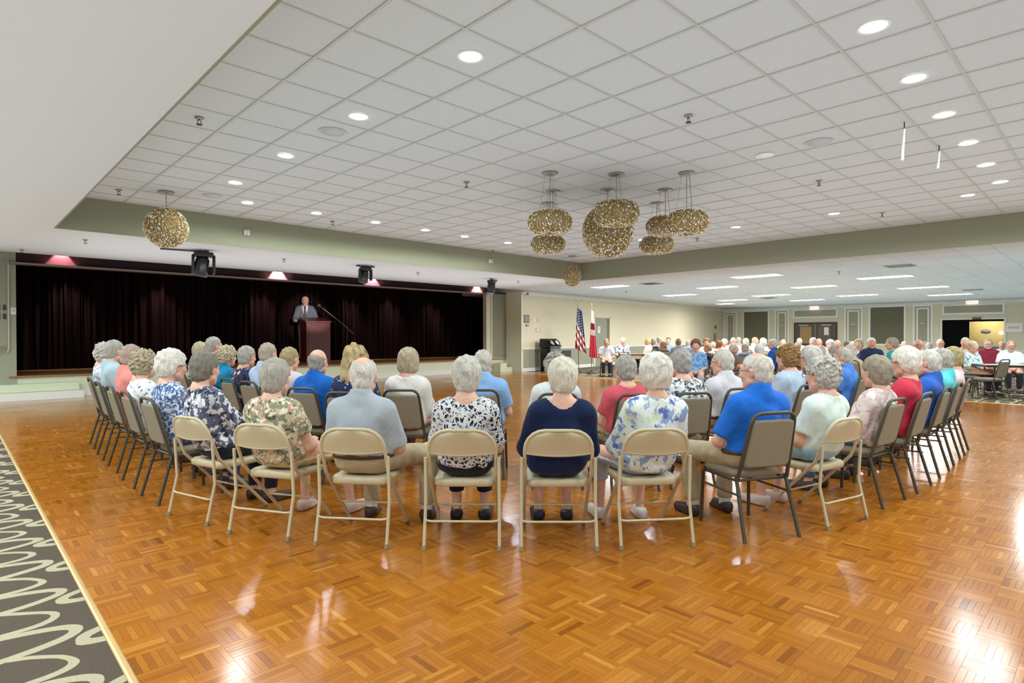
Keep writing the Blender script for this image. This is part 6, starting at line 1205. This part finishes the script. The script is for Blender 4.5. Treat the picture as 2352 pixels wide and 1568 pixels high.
 dict(x=19.6, y=2.465, az=199.2, yaw=-12, T=1.32, male=True, hair='short_m', hc='b39c86', top='8c2c40', bottom='30343c', sleeve=0.75, label='smiling man with glasses in a maroon shirt at the right table', short='smiling man with glasses in a maroon shirt at the right table', group='seated crowd beyond the ring', chair='banq', lean=(0, 0), sk='dcae98', face=1, glasses=1, collar=1),
 dict(x=28.101, y=3.174, az=172.4, yaw=0, T=1.18, male=False, hair='smooth', hc='cdbf9c', top='c8d8d8', bottom='50505a', sleeve=1.0, label='small fair haired woman far behind the maroon shirt', short='small fair haired woman far behind the maroon shirt', group='seated crowd beyond the ring', chair='banq', lean=(0, 0), sk='cf9880', face=1),
 dict(x=18.982, y=1.952, az=193.9, yaw=0, T=1.28, male=True, hair='thin', hc='a8927c', top='e2e6ec', bottom='30343c', sleeve=0.75, label='man with glasses in a white shirt at the right table by the frame edge', short='man with glasses in a white shirt at the right table by the frame edge', group='seated crowd beyond the ring', chair='banq', lean=(0, 0), sk='d8a48c', face=1, glasses=1, collar=1)]

def CHAIRL(p):
    w = p['label'].split(',')[0].split(); s = ' '.join(w)
    return ' '.join(('taupe banquet chair under the '+p['short']).replace(',', '').split()[:16])
# ------------------------------------------------------------------ the speaker on the stage
def speaker_person():
    k = 1.32; e = empty('person', (9.08, 19.93, .52), math.radians(-28+180)); e.scale = (k, k, k)
    tag(e, 'grey haired speaker in grey suit and tie standing at the lectern on stage', 'person')
    J = {'sh': .175}
    def pr(off, which):
        P = []
        if which in ('body', 'jacket'):
            P += [('e', A3(0, -.01, 1.24), (.165, .112, .19), .06), ('e', A3(0, 0, 1.02), (.155, .115, .16), .07), ('e', A3(0, 0, .90), (.17, .12, .13), .07), ('c', A3(-.14, -.02, 1.40), A3(.14, -.02, 1.40), .06, .06, .05)]
            for s in (-1, 1):
                P.append(('c', A3(s*.02, -.02, 1.46), A3(s*.14, -.02, 1.40), .05, .05, .05))
                P += [('c', A3(s*.185, -.02, 1.385), A3(s*.26, .05, 1.12), .060, .048, .045), ('c', A3(s*.26, .05, 1.12), A3(s*.235, .29, 1.085), .046, .034, .03)]
                if which == 'body': P.append(('e', A3(s*.23, .33, 1.085), (.036, .052, .026), .02))
        if which in ('body', 'trousers'):
            P.append(('e', A3(0, 0, .92), (.165, .118, .12), .05))
            for s in (-1, 1): P += [('c', A3(s*.09, 0, .90), A3(s*.095, .01, .50), .086, .058, .05), ('c', A3(s*.095, .01, .50), A3(s*.10, -.02, .09), .055, .038, .03)]
        return P
    out = []
    F = Field((-.4, -.25, .02), (.4, .45, 1.62), .017)
    for q in pr(0, 'body'): F.prim(q)
    F.prim(('c', A3(0, -.02, 1.42), A3(0, .0, 1.56), .058, .054, .03)); V, Q = F.mesh(); col = np.ones((len(V), 4))
    Vh, Qh, ch = head_mesh(True, .0068); H = A3(0, .02, 1.60); a = .18
    rot = lambda V_: np.stack([V_[:, 0]*math.cos(a)-V_[:, 1]*math.sin(a), V_[:, 0]*math.sin(a)+V_[:, 1]*math.cos(a), V_[:, 2]], 1)*.93+H
    fm = fingers({'wrl': A3(-.235, .29, 1.085), 'hal': A3(-.22, .35, 1.08), 'wrr': A3(.235, .29, 1.085), 'har': A3(.22, .35, 1.08)})
    Vf = np.array(fm.v); Qf = np.array([f[:4] for f in fm.f])
    me = np_mesh('body', np.concatenate([V, rot(Vh), Vf]), np.concatenate([Q, Qh+len(V), Qf+len(V)+len(Vh)]), [m_skin('skin_d39c84', 'd39c84')], True, {'tint': ('POINT', 'FLOAT_COLOR', np.concatenate([col, ch, np.ones((len(Vf), 4))]))}); put('body', me, e)
    Vr, Qr = hair_mesh('short_m', 3, .0068); put('hair', np_mesh('hair', rot(Vr), Qr, [m_hair('cbc6bd')]), e)
    for s in (-1, 1):
        x, y = s*.031*HS, .079*HS; put('eye', EYE_ME, e, Vector(((x*math.cos(a)-y*math.sin(a))*.93, (x*math.sin(a)+y*math.cos(a))*.93, .012*HS*.93))+Vector(H))
    F = Field((-.4, -.25, .02), (.4, .3, 1.06), .016)
    for q in pr(0, 'trousers'): F.prim(q, .014)
    cut(F, 2, 1.0, 1); V, Q = F.mesh(); put('trousers', np_mesh('trousers', wob(V, .003, .1, 3), Q, [m_cloth('8d887c')]), e)
    F = Field((-.4, -.25, .70), (.4, .45, 1.6), .014)
    for q in pr(0, 'jacket'): F.prim(q, .022)
    X, Y, Z = F.ax[0][:, None, None], F.ax[1][None, :, None], F.ax[2][None, None, :]
    cut(F, 2, .78, -1); v = np.maximum(np.abs(X)-np.clip((Z-1.13)*.28, 0, .1), -(Y-.02)); F.d = np.maximum(F.d, -v)
    F.d = np.maximum(F.d, -(np.sqrt(X**2+(Y-.0)**2+(Z-1.53)**2)-.075)); V, Q = F.mesh(); put('jacket', np_mesh('jacket', wob(V, .005, .14, 4), Q, [m_cloth('6f737c')]), e)
    F = Field((-.2, -.2, 1.0), (.2, .25, 1.6), .012)
    for q in pr(0, 'jacket')[:4]+[('c', A3(0, -.02, 1.44), A3(0, -.005, 1.50), .066, .062, .02, 1)]: F.prim(q, .010)
    cut(F, 2, 1.08, -1); V, Q = F.mesh(); put('shirt', np_mesh('shirt', V, Q, [m_cloth('e4e4e6')]), e)
    m = MB(); m.loft([[(-w, y, z), (w, y, z), (w, y+.012, z), (-w, y+.012, z)] for w, y, z in ((.018, .066, 1.475), (.022, .088, 1.45), (.02, .105, 1.40), (.035, .125, 1.22), (.036, .13, 1.12), (.0, .13, 1.08))], caps=True, sm=False); m.build('tie', mat('dark_tie', '3c4048', .6), e)
    for s in (-1, 1):
        F = Field((s*.10-.08, -.12, 0), (s*.10+.08, .26, .14), .012); F.prim(('c', A3(s*.1, -.04, .045), A3(s*.12, .17, .035), .045, .036, .02)); cut(F, 2, .001, -1); cut(F, 2, .10, 1); V, Q = F.mesh(); put('shoe', np_mesh('shoe', V, Q, [mat('shoe_1c1816', '1c1816', .4)]), e)
speaker_person()
# ------------------------------------------------------------------ seat everybody
for i, p in enumerate(OUTER):
    person(p, True); chair(p['chair'], p['x'], p['y'], p['az'], ('beige folding chair under the ' if p['chair'] == 'fold' else 'taupe banquet chair under the ')+p['short'], GRP[p['chair']])
for p in CROWD:
    person(p, False)
    chair('banq', p['x'], p['y'], p['az'], CHAIRL(p), 'taupe banquet chairs of the crowd beyond')
chair('banq', 16.72, 2.1, 68, 'empty taupe banquet chair at the right table, back to the camera', 'taupe banquet chairs at the right table')
chair('banq', 17.05, 1.25, 75, 'empty taupe banquet chair cut by the right picture edge', 'taupe banquet chairs at the right table')
chair('banq', 16.1, 11.6, 60, 'empty taupe banquet chair before the man in the blue and white shirt', 'taupe banquet chairs by the wall table')
